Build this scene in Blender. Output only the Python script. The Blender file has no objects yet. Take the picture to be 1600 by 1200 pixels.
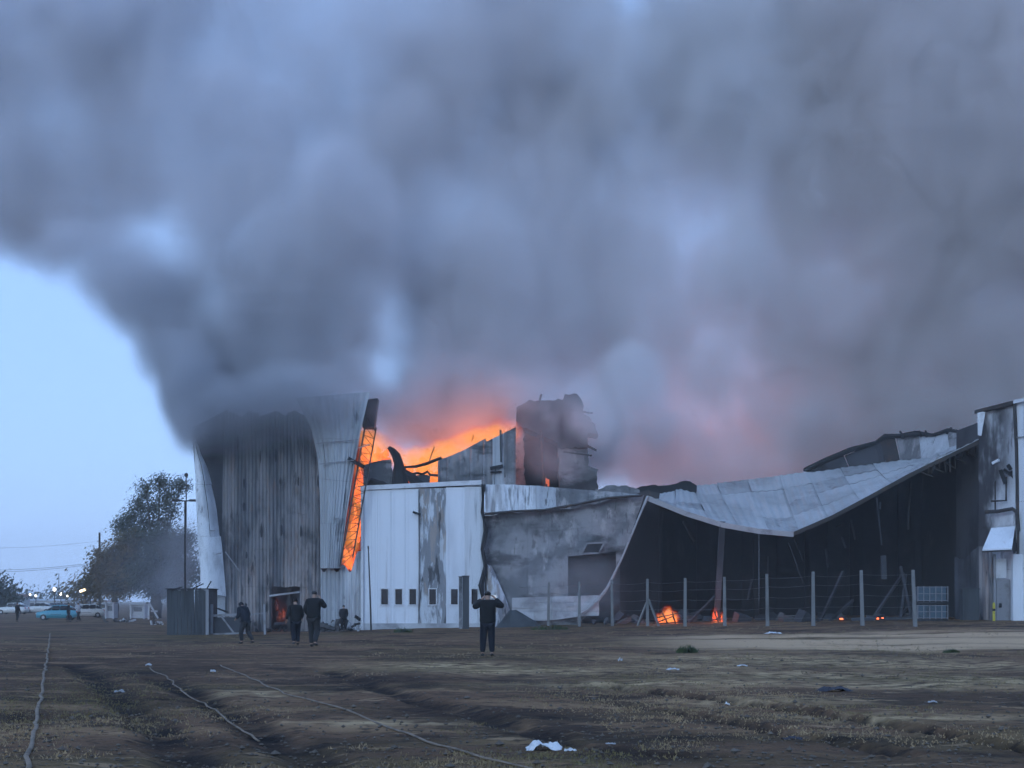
import bpy, bmesh, math, random
from mathutils import Vector, Matrix, noise as mnoise
R = math.radians
random.seed(7)
scene = bpy.context.scene
col = scene.collection

# ------------------------------------------------------------------ camera
CAM_H, FPX, HOR = 1.53, 2400.0, 938.0
cam_data = bpy.data.cameras.new('camera')
cam_data.sensor_width = 36.0
cam_data.lens = 36.0 * FPX / 1600.0
cam_data.shift_y = (HOR - 600.0) / 1600.0
cam_data.clip_start = 0.1
cam_data.clip_end = 5000.0
cam = bpy.data.objects.new('camera', cam_data)
cam.location = (0, 0, CAM_H)
cam.rotation_euler = (R(90), 0, 0)
col.objects.link(cam)
scene.camera = cam

# ------------------------------------------------------------------ sky, sun, exposure
world = bpy.data.worlds.new('World')
scene.world = world
world.use_nodes = True
wn, wl = world.node_tree.nodes, world.node_tree.links
wn.clear()
SUN_EL, SUN_AZ = 16.0, 205.0          # low light from behind the camera
w_out = wn.new('ShaderNodeOutputWorld')
w_bg = wn.new('ShaderNodeBackground')
w_sky = wn.new('ShaderNodeTexSky')
w_sky.sky_type = 'NISHITA'
w_sky.sun_disc = False
w_sky.sun_elevation = R(SUN_EL)
w_sky.sun_rotation = R(SUN_AZ)
w_sky.altitude = 0
w_sky.air_density = 1.0
w_sky.dust_density = 0.6
w_sky.ozone_density = 2.0
w_mix = wn.new('ShaderNodeMix')          # even veil of high dusk cloud over the clear sky
w_mix.data_type = 'RGBA'
w_mix.inputs['Factor'].default_value = 0.88
w_mix.inputs['B'].default_value = (1.55, 2.62, 4.95, 1)
wl.new(w_sky.outputs['Color'], w_mix.inputs['A'])
wl.new(w_mix.outputs['Result'], w_bg.inputs['Color'])
w_bg.inputs['Strength'].default_value = 0.10
wl.new(w_bg.outputs['Background'], w_out.inputs['Surface'])

sun_data = bpy.data.lights.new('sun', 'SUN')
sun_data.energy = 0.5
sun_data.angle = R(25)
sun_data.color = (0.55, 0.76, 1.0)
sun = bpy.data.objects.new('sun', sun_data)
sun.rotation_euler = (R(90 - SUN_EL), 0, R(180 - SUN_AZ + 180))
sun.location = (0, -20, 40)
col.objects.link(sun)
def aim_sun():
    az, el = R(SUN_AZ), R(SUN_EL)
    d = Vector((math.sin(az) * math.cos(el), math.cos(az) * math.cos(el), math.sin(el)))
    sun.rotation_euler = d.to_track_quat('Z', 'Y').to_euler()
aim_sun()

vs = scene.view_settings
vs.view_transform = 'Standard'
vs.look = 'None'
vs.exposure = 1.35
vs.gamma = 1.0
vs.use_curve_mapping = False
scene.cycles.use_denoising = True
scene.cycles.denoiser = 'OPENIMAGEDENOISE'
scene.cycles.denoising_input_passes = 'RGB_ALBEDO_NORMAL'
scene.cycles.max_bounces = 6
scene.cycles.diffuse_bounces = 2
scene.cycles.glossy_bounces = 2
scene.cycles.transparent_max_bounces = 12
scene.cycles.volume_bounces = 2
scene.cycles.volume_max_steps = 256
scene.cycles.volume_step_rate = 3.5
scene.cycles.sample_clamp_indirect = 4.0
scene.cycles.caustics_reflective = False
scene.cycles.caustics_refractive = False

# ------------------------------------------------------------------ helpers
def wx(px, Y): return (px - 800.0) * Y / FPX
def wz(py, Y): return CAM_H + (HOR - py) * Y / FPX
def at(px, py, Y): return Vector((wx(px, Y), Y, wz(py, Y)))
scene.cycles.use_adaptive_sampling = True
scene.cycles.adaptive_threshold = 0.04
scene.cycles.adaptive_min_samples = 24
def sstep(a, b, x):
    t = min(1.0, max(0.0, (x - a) / (b - a))); return t * t * (3 - 2 * t)
def lerp(a, b, t): return a + (b - a) * t
def poly(pts, t):
    """point on a polyline given as tuples, t in 0..1 spread evenly over its segments"""
    n = len(pts) - 1; s = min(n - 1, max(0, int(t * n))); f = t * n - s
    return tuple(lerp(p, q, f) for p, q in zip(pts[s], pts[s + 1]))

def tag(o, label=None, cat=None, group=None, kind=None):
    if label: o['label'] = label
    if cat: o['category'] = cat
    if group: o['group'] = group
    if kind: o['kind'] = kind
    return o
def empty(name, loc, rz=0.0):
    o = bpy.data.objects.new(name, None); o.location = loc; o.rotation_euler.z = rz
    o.empty_display_size = .3; col.objects.link(o); return o
def link_mesh(name, me, mat, parent=None, smooth=False):
    if mat is not None and not me.materials: me.materials.append(mat)
    if smooth:
        for p in me.polygons: p.use_smooth = True
    o = bpy.data.objects.new(name, me); col.objects.link(o)
    if parent is not None:
        o.parent = parent
        par = parent; m = Matrix.Identity(4)
    return o

class MB:
    """collects shapes in WORLD space; build() links one mesh, made local to its parent"""
    def __init__(self): self.v, self.f = [], []
    def add(self, vs, fs):
        n = len(self.v); self.v += [Vector(p) for p in vs]; self.f += [tuple(i + n for i in q) for q in fs]; return self
    def box(self, c, s, rz=0.0, m=None):
        hx, hy, hz = s[0] / 2, s[1] / 2, s[2] / 2
        pts = [Vector((x, y, z)) for x in (-hx, hx) for y in (-hy, hy) for z in (-hz, hz)]
        rot = m if m is not None else Matrix.Rotation(rz, 3, 'Z')
        pts = [rot @ p + Vector(c) for p in pts]
        return self.add(pts, [(0, 1, 3, 2), (4, 6, 7, 5), (0, 4, 5, 1), (2, 3, 7, 6), (0, 2, 6, 4), (1, 5, 7, 3)])
    def bar(self, a, b, w, h=None):
        a, b = Vector(a), Vector(b); d = b - a; L = d.length
        if L < 1e-6: return self
        q = d.to_track_quat('Z', 'Y').to_matrix()
        return self.box((a + b) / 2, (w, h or w, L), m=q)
    def tube(self, pts, r, n=6, caps=True):
        pts = [Vector(p) for p in pts]; rs = r if isinstance(r, (list, tuple)) else [r] * len(pts)
        vs, fs = [], []
        for i, p in enumerate(pts):
            d = (pts[min(i + 1, len(pts) - 1)] - pts[max(i - 1, 0)])
            q = d.normalized().to_track_quat('Z', 'Y')
            for k in range(n):
                a = 2 * math.pi * k / n
                vs.append(p + q @ Vector((math.cos(a) * rs[i], math.sin(a) * rs[i], 0)))
        for i in range(len(pts) - 1):
            for k in range(n):
                a, b = i * n + k, i * n + (k + 1) % n
                fs.append((a, b, b + n, a + n))
        if caps: fs += [tuple(range(n))[::-1], tuple(range((len(pts) - 1) * n, len(pts) * n))]
        return self.add(vs, fs)
    def prism(self, pts, depth):
        """outline of world points (roughly in one XZ plane) pushed back along +Y"""
        n = len(pts); a = [Vector(p) for p in pts]; b = [p + Vector((0, depth, 0)) for p in a]
        fs = [tuple(range(n)), tuple(range(2 * n - 1, n - 1, -1))]
        fs += [((i + 1) % n, i, i + n, (i + 1) % n + n) for i in range(n)]
        return self.add(a + b, fs)
    def build(self, name, mat, parent=None, smooth=False):
        inv = Matrix.Identity(4)
        if parent is not None:
            chain = []; p = parent
            while p is not None: chain.append(p.matrix_basis.copy()); p = p.parent
            mw = Matrix.Identity(4)
            for m in reversed(chain): mw = mw @ m
            inv = mw.inverted()
        me = bpy.data.meshes.new(name)
        me.from_pydata([inv @ p for p in self.v], [], self.f)
        bm = bmesh.new(); bm.from_mesh(me); bmesh.ops.recalc_face_normals(bm, faces=bm.faces); bm.to_mesh(me); bm.free()
        return link_mesh(name, me, mat, parent, smooth)

# ------------------------------------------------------------------ materials
def material(name, base, layers=(), rough=.7, metal=0.0, bump=None, spec=.3):
    """layers: (colour, (sx,sy,sz) noise scale, detail, lo, hi, strength[, z_lo, z_hi]) - stains laid over the base colour"""
    m = bpy.data.materials.new(name); m.use_nodes = True
    nt = m.node_tree; bs = nt.nodes['Principled BSDF']
    bs.inputs['Roughness'].default_value = rough; bs.inputs['Metallic'].default_value = metal
    bs.inputs['Specular IOR Level'].default_value = spec
    geo = nt.nodes.new('ShaderNodeNewGeometry')
    cur = None
    def noise(sc, det, off=0.0):
        mp = nt.nodes.new('ShaderNodeMapping'); mp.inputs['Scale'].default_value = sc
        mp.inputs['Location'].default_value = (off, off * .7, off * 1.3)
        nt.links.new(geo.outputs['Position'], mp.inputs['Vector'])
        n = nt.nodes.new('ShaderNodeTexNoise'); n.inputs['Scale'].default_value = 1.0
        n.inputs['Detail'].default_value = det; n.inputs['Roughness'].default_value = .6
        nt.links.new(mp.outputs[0], n.inputs['Vector']); return n
    for k, ly in enumerate(layers):
        c, sc, det, lo, hi, st = ly[:6]
        n = noise(sc, det, 3.7 * k)
        mr = nt.nodes.new('ShaderNodeMapRange'); mr.interpolation_type = 'SMOOTHSTEP'
        mr.inputs['From Min'].default_value = lo; mr.inputs['From Max'].default_value = hi
        mr.inputs['To Max'].default_value = st
        nt.links.new(n.outputs['Fac'], mr.inputs['Value'])
        fac = mr.outputs['Result']
        if len(ly) > 6:
            sp = nt.nodes.new('ShaderNodeSeparateXYZ'); nt.links.new(geo.outputs['Position'], sp.inputs[0])
            zr = nt.nodes.new('ShaderNodeMapRange'); zr.interpolation_type = 'SMOOTHSTEP'
            zr.inputs['From Min'].default_value = ly[6]; zr.inputs['From Max'].default_value = ly[7]
            nt.links.new(sp.outputs[ly[8] if len(ly) > 8 else 'Z'], zr.inputs['Value'])
            mu = nt.nodes.new('ShaderNodeMath'); mu.operation = 'MULTIPLY'
            nt.links.new(fac, mu.inputs[0]); nt.links.new(zr.outputs['Result'], mu.inputs[1]); fac = mu.outputs[0]
        mx = nt.nodes.new('ShaderNodeMix'); mx.data_type = 'RGBA'
        nt.links.new(fac, mx.inputs['Factor'])
        if cur is None: mx.inputs['A'].default_value = (*base, 1)
        else: nt.links.new(cur, mx.inputs['A'])
        mx.inputs['B'].default_value = (*c, 1); cur = mx.outputs['Result']
    if cur is None: bs.inputs['Base Color'].default_value = (*base, 1)
    else: nt.links.new(cur, bs.inputs['Base Color'])
    if bump:
        n = noise(bump[0], 4.0, 9.1)
        b = nt.nodes.new('ShaderNodeBump'); b.inputs['Strength'].default_value = bump[1]; b.inputs['Distance'].default_value = bump[2]
        nt.links.new(n.outputs['Fac'], b.inputs['Height']); nt.links.new(b.outputs[0], bs.inputs['Normal'])
    return m
def emitter(name, c, strength, layers=None):
    m = bpy.data.materials.new(name); m.use_nodes = True; nt = m.node_tree; bs = nt.nodes['Principled BSDF']
    bs.inputs['Base Color'].default_value = (.05, .03, .02, 1)
    bs.inputs['Emission Color'].default_value = (*c, 1); bs.inputs['Emission Strength'].default_value = strength
    return m

SOOT = (.022, .022, .024)
M = dict(
 white=material('painted_white_sheet', (.64, .665, .70), [((.40, .415, .44), (.5, .5, .10), 5, .46, .70, .6), ((.26, .20, .16), (1.6, 1.6, .12), 5, .60, .72, .45), (SOOT, (1.1, 1, .10), 5, .60, .78, .45), ((.20, .185, .17), (.9, 1, .3), 4, .50, .75, .5, 1.4, -.6)], .5, bump=((3, 3, .6), .25, .03)),
 peeled=material('peeled_paint_sheet', (.50, .53, .56), [((.17, .175, .185), (1.5, 1.5, .25), 6, .42, .50, .9), ((.30, .255, .22), (2.6, 2.6, .5), 5, .50, .58, .75), ((.50, .53, .56), (3.4, 3, .8), 5, .55, .60, .8), (SOOT, (2.4, 2, .40), 5, .57, .63, .8)], .7, bump=((4, 4, 1), .4, .04)),
 streaked=material('soot_streaked_sheet', (.55, .57, .59), [(SOOT, (3.2, 2, .18), 4, .50, .66, .75), ((.25, .24, .24), (1.2, 1, .12), 4, .45, .65, .6)], .6, bump=((4, 4, 1), .2, .02)),
 burnt=material('scorched_sheet', (.205, .195, .195), [((.065, .072, .082), (1.4, 1.4, .10), 5, .42, .62, .85), ((.32, .275, .255), (2.6, 2, .16), 5, .46, .60, .85, 8.5, 1.0), ((.20, .12, .085), (1.8, 1.6, .5), 5, .56, .66, .4), (SOOT, (.55, .6, .35), 4, .48, .70, .8), (SOOT, (2.8, 2, .55), 3, .62, .68, .8), ((.05, .058, .065), (.4, .4, .3), 2, .25, .5, .75, 8.5, 12.5)], .75, bump=((3, 3, .4), .3, .03)),
 paleburnt=material('smoke_stained_pale_sheet', (.36, .38, .40), [((.24, .25, .26), (.9, .9, .12), 4, .42, .66, .8), (SOOT, (3.0, 3, .22), 4, .60, .68, .75), (SOOT, (.8, .8, .5), 3, .60, .72, .55), ((.47, .49, .51), (1.3, 1, .2), 4, .55, .7, .6)], .65, bump=((3, 3, .4), .25, .03)),
 torn=material('torn_white_sheet', (.62, .65, .68), [((.34, .36, .38), (.8, .8, .35), 4, .45, .62, .7), ((.09, .09, .10), (2.2, 2, .5), 4, .63, .70, .8)], .5, bump=((1.2, 1.2, .6), .5, .15)),
 grey=material('sooty_grey_wall', (.23, .23, .235), [((.10, .105, .11), (.5, .5, .6), 6, .42, .60, .85), ((.36, .345, .34), (1.3, 1.2, .6), 5, .55, .66, .7), (SOOT, (.35, .4, .9), 5, .52, .66, .8), ((.05, .05, .05), (3.5, 3, 1.2), 5, .58, .66, .6)], .85, bump=((2, 2, 2), .35, .04)),
 pale_band=material('pale_concrete_band', (.42, .43, .44), [((.2, .2, .21), (.7, .7, .9), 5, .45, .68, .8)], .85),
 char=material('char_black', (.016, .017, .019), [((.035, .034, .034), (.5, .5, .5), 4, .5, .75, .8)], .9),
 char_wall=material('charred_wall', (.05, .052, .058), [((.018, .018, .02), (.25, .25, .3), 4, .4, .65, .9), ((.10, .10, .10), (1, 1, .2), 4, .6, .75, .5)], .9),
 steel=material('scorched_steel', (.045, .042, .04), [((.09, .06, .045), (2, 2, 2), 4, .5, .7, .7)], .7, metal=.3),
 roof=material('roof_sheet', (.40, .42, .43), [((.27, .285, .29), (.35, .12, .35), 5, .42, .66, .8), ((.18, .185, .19), (.9, .25, .9), 4, .56, .72, .6), ((.50, .51, .52), (1.8, .5, 1.8), 4, .6, .72, .5)], .55, bump=((1.5, 1.5, 1.5), .3, .05)),
 roof_dull=material('dull_roof_sheet', (.33, .345, .355), [((.22, .23, .235), (.6, .2, .6), 5, .42, .62, .8), ((.14, .13, .125), (1.6, .5, 1.6), 5, .57, .68, .7)], .6, bump=((1.5, 1.5, 1.5), .4, .06)),
 fascia=material('fascia_strip', (.30, .31, .32), [((.15, .15, .16), (1, 1, 1), 4, .5, .7, .7)], .7),
 concrete=material('weathered_concrete', (.17, .17, .165), [((.09, .09, .09), (2, 2, 1), 4, .45, .7, .7)], .9, bump=((8, 8, 8), .3, .02)),
 wire=material('fence_wire', (.16, .16, .16), rough=.5, metal=.6),
 glass=material('dark_glass', (.012, .013, .016), rough=.15, spec=.5),
 frame=material('window_frame', (.55, .56, .58), [((.3, .3, .3), (2, 2, 2), 3, .5, .7, .5)], .5),
 dark=material('dark_board', (.05, .055, .058), [((.025, .027, .03), (1.2, 1.2, .2), 4, .45, .65, .8), ((.09, .095, .10), (2, 2, .2), 3, .58, .7, .7)], .8, bump=((3, 3, .5), .3, .02)),
 greymetal=material('grey_gate_metal', (.22, .22, .23), [((.1, .09, .085), (2, 2, 2), 3, .5, .7, .7)], .6),
 tank=material('blue_plastic', (.06, .095, .12), [((.04, .05, .06), (1.5, 1.5, 1.2), 3, .45, .7, .8)], .5),
 yellow=material('yellow_paint', (.42, .36, .05), [((.12, .1, .04), (3, 3, 3), 3, .5, .7, .7)], .6),
 wood=material('pole_wood', (.055, .045, .038), [((.03, .025, .02), (3, 3, .5), 3, .5, .7, .7)], .9),
 hose=material('pale_fire_hose', (.20, .15, .105), [((.09, .068, .05), (3, 3, 3), 4, .45, .65, .8)], .8),
 litter=material('white_plastic', (.56, .57, .58), [((.30, .30, .30), (9, 9, 9), 3, .5, .7, .6)], .5),
 dlitter=material('dark_scrap', (.03, .03, .04), rough=.7),
 rubble=material('burnt_rubble', (.075, .07, .068), [((.16, .15, .145), (2, 2, 2), 4, .55, .7, .8), (SOOT, (1.5, 1.5, 1.5), 3, .5, .7, .7)], .95),
 cloth_black=material('black_cloth', (.008, .0085, .010), rough=.9),
 cloth_navy=material('navy_cloth', (.009, .011, .018), rough=.9),
 cloth_grey=material('grey_trousers', (.022, .023, .025), rough=.9),
 skin=material('skin', (.30, .19, .14), rough=.6),
 hair=material('dark_hair', (.012, .010, .009), rough=.7),
 shoe=material('shoe_leather', (.02, .018, .016), rough=.6),
 phone=material('phone_case', (.45, .47, .5), rough=.3),
 bark=material('bark', (.06, .052, .045), [((.03, .026, .022), (3, 3, .8), 3, .5, .7, .8)], .95),
 leaf_dark=material('dark_leaves', (.030, .040, .022), [((.055, .06, .025), (.25, .25, .25), 3, .45, .65, .9)], .7),
 leaf_brown=material('olive_leaves', (.085, .070, .030), [((.17, .11, .042), (.12, .12, .12), 3, .42, .62, .9), ((.028, .035, .018), (.5, .5, .5), 3, .5, .7, .8)], .7),
 leaf_green=material('weed_leaves', (.04, .058, .022), rough=.8),
 dry_grass=material('dry_grass', (.32, .225, .125), [((.14, .115, .05), (.18, .10, .2), 4, .42, .60, .95), ((.055, .045, .032), (.4, .25, .4), 4, .52, .68, .8)], .95),
 teal=material('teal_car_paint', (.07, .27, .34), rough=.3, spec=.5),
 pale_car=material('pale_car_paint', (.55, .55, .53), rough=.3, spec=.5),
 tyre=material('tyre_rubber', (.02, .02, .021), rough=.9),
 rim=material('wheel_rim', (.35, .35, .36), rough=.4, metal=.5),
 red=material('tail_light', (.35, .02, .02), rough=.3),
 bluewhite=material('far_white_wall', (.40, .41, .42), [((.4, .4, .42), (.3, .3, .5), 3, .45, .7, .6)], .8),
 redroof=material('far_tin_roof', (.24, .15, .12), rough=.8),
 farwall=material('far_grey_wall', (.14, .14, .15), rough=.9),
)
M['lamp_lit'] = emitter('lit_lamp', (1.0, .93, .82), 3.5)
M['warm_glow'] = emitter('warm_glow_bar', (1.0, .72, .42), 3.0)
M['ember'] = emitter('glowing_ember', (1.0, .16, .05), 1.6)

# ------------------------------------------------------------------ terrain
def g0(x, y):                                   # broad fall of the land, lower to the left
    return .024 * (min(24.0, max(-14.0, x)) - 3.0) * sstep(45, 72, y)
RUTS = [  # wheel ruts as ground polylines given in plan (x, y), width, depth
]
def ground_point(px, py):
    Y = FPX * CAM_H / max(4.0, py - HOR)
    for _ in range(30):
        X = wx(px, Y); Y = FPX * (CAM_H - gz(X, Y)) / max(4.0, py - HOR)
    X = wx(px, Y); return Vector((X, Y, gz(X, Y)))
def gz(x, y):
    z = g0(x, y)
    if 5 < y < 130 and abs(x) < 40:
        a = sstep(5, 9, y) * (1 - sstep(90, 130, y))
        z += a * (.05 * mnoise.noise((x * .35, y * .16, 1.3)) + .030 * mnoise.noise((x * 1.1, y * .55, 7.7)))
    return z
# ------------------------------------------------------------------ ground
def plan_line(pix): return [ground_point(*p) for p in pix]
RUT_LINES = [(plan_line(p), w, d) for p, w, d in (
    ([(940, 1070), (1030, 1083), (1150, 1097), (1260, 1113), (1400, 1135), (1500, 1153), (1620, 1176)], .20, .17),
    ([(960, 1100), (1060, 1113), (1150, 1130), (1250, 1150), (1330, 1163), (1420, 1180)], .18, .12),
    ([(800, 1140), (900, 1165), (1000, 1178), (1110, 1182)], .20, .09),
    ([(245, 1060), (330, 1100), (420, 1150), (500, 1195)], .30, .08),
    ([(120, 1040), (190, 1090), (260, 1150), (310, 1198)], .30, .08),
    ([(520, 1050), (640, 1090), (760, 1120), (860, 1150)], .25, .08))]
def rut_depth(x, y):
    d = 0.0
    if y > 50: return 0.0
    for pts, w, dep in RUT_LINES:
        if y < pts[-1].y - 1 or y > pts[0].y + 1: continue
        for a, b in zip(pts, pts[1:]):
            abx, aby = b.x - a.x, b.y - a.y
            t = max(0.0, min(1.0, ((x - a.x) * abx + (y - a.y) * aby) / (abx * abx + aby * aby)))
            r = math.hypot(x - a.x - abx * t, y - a.y - aby * t) / w
            if r < 2.2:
                d = max(d, dep * math.exp(-r * r)); d -= 0.25 * dep * math.exp(-((r - 1.6) / .35) ** 2)
    return d
BLOTS = [(*ground_point(a, b)[:2], w, l) for a, b, w, l in ((265, 1095, .9, 1.6), (470, 1165, 1.2, 1.0), (300, 1165, .8, .9), (590, 1062, 1.6, 2.5), (540, 1075, 1.0, 2.0), (20, 1120, .9, 1.5), (130, 1120, .7, 1.5), (690, 1110, 1.2, 1.2), (820, 1120, 1.5, 1.2), (1050, 1150, 1.4, .8), (1330, 1155, 1.2, .8), (1500, 1180, 1.4, .7), (230, 1050, 1.2, 3))]
DRY = [(*ground_point(a, b)[:2], w, l) for a, b, w, l in ((860, 1048, 3.0, 2.2), (700, 1040, 2.2, 2.0), (1080, 1066, 3.0, 1.6), (1260, 1056, 3.0, 2.0), (1420, 1072, 2.6, 1.6), (1500, 1040, 3.0, 2.5), (1180, 1095, 1.6, .8), (1400, 1120, 1.5, .7), (420, 1085, 1.2, 1.0), (600, 1130, 1.0, .6), (1080, 1040, 2.2, 2.0), (1330, 1035, 4.0, 3.0), (1150, 1028, 4.0, 3.0), (1560, 1062, 2.5, 1.8), (980, 1070, 2.0, 1.2))]
def make_ground():
    def axis(lo, hi, step, far):
        a = [lo + i * step for i in range(int((hi - lo) / step) + 1)]
        s, v = step, a[-1]
        while v < far[1]: s *= 1.45; v += s; a.append(v)
        s, v = step, a[0]
        while v > far[0]: s *= 1.45; v -= s; a.insert(0, v)
        return a
    xs = axis(-15, 17, .11, (-1600, 1600))
    ys = [9.5]
    while ys[-1] < 130: ys.append(ys[-1] + max(.10, .10 * (ys[-1] / 14) ** 1.5))
    s = 3.0
    while ys[-1] < 1600: s *= 1.35; ys.append(ys[-1] + s)
    ys = [-400, -120, -40, -10, 2, 6, 8.5] + ys
    vs = []; wet = []; dry = []
    for y in ys:
        for x in xs:
            z = gz(x, y); wt = 0.0; dt = 0.0
            if 9 < y < 50 and abs(x) < 18:
                rd = rut_depth(x, y); z -= rd; wt = max(0.0, min(1.0, rd / .05))
                for cx, cy, rx, ry in BLOTS:
                    q = ((x - cx) / rx) ** 2 + ((y - cy) / ry) ** 2
                    if q < 4: wt = max(wt, .9 * math.exp(-q * 1.2))
                for cx, cy, rx, ry in DRY:
                    q = ((x - cx) / rx) ** 2 + ((y - cy) / ry) ** 2
                    if q < 4: dt = max(dt, math.exp(-q * 1.2))
                k = 1 - sstep(30, 50, y)
                z += k * (.018 * mnoise.noise((x * 3.1, y * 1.9, 3)) + .010 * mnoise.noise((x * 7.3, y * 5, 5)))
            vs.append((x, y, z)); wet.append(wt); dry.append(dt)
    n = len(xs)
    fs = [(j * n + i, j * n + i + 1, (j + 1) * n + i + 1, (j + 1) * n + i) for j in range(len(ys) - 1) for i in range(n - 1)]
    me = bpy.data.meshes.new('ground'); me.from_pydata(vs, [], fs)
    wa = me.attributes.new('wet', 'FLOAT', 'POINT'); wa.data.foreach_set('value', wet); da = me.attributes.new('dry', 'FLOAT', 'POINT'); da.data.foreach_set('value', dry)
    mat = material('ground_soil', (.150, .086, .050), [
        ((.076, .046, .030), (.16, .09, .2), 6, .42, .58, .9),
        ((.250, .150, .082), (.20, .60, .2), 6, .50, .64, .85),
        ((.105, .076, .034), (.09, .20, .2), 5, .50, .62, .6),
        ((.040, .026, .019), (.40, .40, .5), 6, .53, .64, .88),
        ((.360, .235, .135), (1.1, 3.2, 1), 5, .59, .68, .65),
        ((.034, .024, .018), (3.5, 4.5, 3), 5, .54, .63, .75),
        ((.520, .350, .210), (.05, .42, .2), 4, .32, .52, .92, 2.5, 9.0, 'X'),
        ], .95, bump=((5, 5, 5), 1.0, .14), spec=.08)
    # keep the pale dry strip to the band of bare earth in front of the fence (y 50-64 m)
    o = link_mesh('ground', me, mat, None, True); o['kind'] = 'structure'
    nt = mat.node_tree
    last = nt.nodes['Principled BSDF'].inputs['Base Color'].links[0].from_node
    geo = [x for x in nt.nodes if x.type == 'NEW_GEOMETRY'][0]
    sp = nt.nodes.new('ShaderNodeSeparateXYZ'); nt.links.new(geo.outputs['Position'], sp.inputs[0])
    nz = nt.nodes.new('ShaderNodeTexNoise'); nz.inputs['Scale'].default_value = .35; nt.links.new(geo.outputs['Position'], nz.inputs['Vector'])
    ad = nt.nodes.new('ShaderNodeMath'); ad.operation = 'MULTIPLY_ADD'; nt.links.new(nz.outputs['Fac'], ad.inputs[0]); ad.inputs[1].default_value = 9.0
    nt.links.new(sp.outputs['Y'], ad.inputs[2])
    a1 = nt.nodes.new('ShaderNodeMapRange'); a1.interpolation_type = 'SMOOTHSTEP'; nt.links.new(ad.outputs[0], a1.inputs['Value']); a1.inputs['From Min'].default_value = 49; a1.inputs['From Max'].default_value = 54
    a2 = nt.nodes.new('ShaderNodeMapRange'); a2.interpolation_type = 'SMOOTHSTEP'; nt.links.new(ad.outputs[0], a2.inputs['Value']); a2.inputs['From Min'].default_value = 70; a2.inputs['From Max'].default_value = 64
    m1 = nt.nodes.new('ShaderNodeMath'); m1.operation = 'MULTIPLY'; nt.links.new(a1.outputs[0], m1.inputs[0]); nt.links.new(a2.outputs[0], m1.inputs[1])
    m2 = nt.nodes.new('ShaderNodeMath'); m2.operation = 'MULTIPLY'; old = last.inputs['Factor'].links[0].from_socket
    nt.links.new(old, m2.inputs[0]); nt.links.new(m1.outputs[0], m2.inputs[1]); nt.links.new(m2.outputs[0], last.inputs['Factor'])
    ad2 = nt.nodes.new('ShaderNodeAttribute'); ad2.attribute_name = 'dry'
    nd = nt.nodes.new('ShaderNodeTexNoise'); nd.inputs['Scale'].default_value = 2.2; nd.inputs['Detail'].default_value = 6; nt.links.new(geo.outputs['Position'], nd.inputs['Vector'])
    rd_ = nt.nodes.new('ShaderNodeMapRange'); rd_.inputs['From Min'].default_value = .40; rd_.inputs['From Max'].default_value = .62; nt.links.new(nd.outputs['Fac'], rd_.inputs['Value'])
    md_ = nt.nodes.new('ShaderNodeMath'); md_.operation = 'MULTIPLY'; nt.links.new(ad2.outputs['Fac'], md_.inputs[0]); nt.links.new(rd_.outputs[0], md_.inputs[1])
    mxd = nt.nodes.new('ShaderNodeMix'); mxd.data_type = 'RGBA'; mxd.inputs['B'].default_value = (.46, .325, .18, 1); nt.links.new(last.outputs['Result'], mxd.inputs['A']); nt.links.new(md_.outputs[0], mxd.inputs['Factor']); last = mxd
    at_ = nt.nodes.new('ShaderNodeAttribute'); at_.attribute_name = 'wet'
    nw = nt.nodes.new('ShaderNodeTexNoise'); nw.inputs['Scale'].default_value = 1.6; nw.inputs['Detail'].default_value = 5; nt.links.new(geo.outputs['Position'], nw.inputs['Vector'])
    rw = nt.nodes.new('ShaderNodeMapRange'); rw.inputs['From Min'].default_value = .35; rw.inputs['From Max'].default_value = .6; rw.inputs['To Min'].default_value = .45; nt.links.new(nw.outputs['Fac'], rw.inputs['Value'])
    mw = nt.nodes.new('ShaderNodeMath'); mw.operation = 'MULTIPLY'; nt.links.new(at_.outputs['Fac'], mw.inputs[0]); nt.links.new(rw.outputs[0], mw.inputs[1])
    mx = nt.nodes.new('ShaderNodeMix'); mx.data_type = 'RGBA'; mx.inputs['B'].default_value = (.014, .011, .010, 1)
    bs = nt.nodes['Principled BSDF']; nt.links.new(last.outputs['Result'], mx.inputs['A']); nt.links.new(mw.outputs[0], mx.inputs['Factor']); nt.links.new(mx.outputs['Result'], bs.inputs['Base Color'])
    return o
make_ground()

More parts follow.
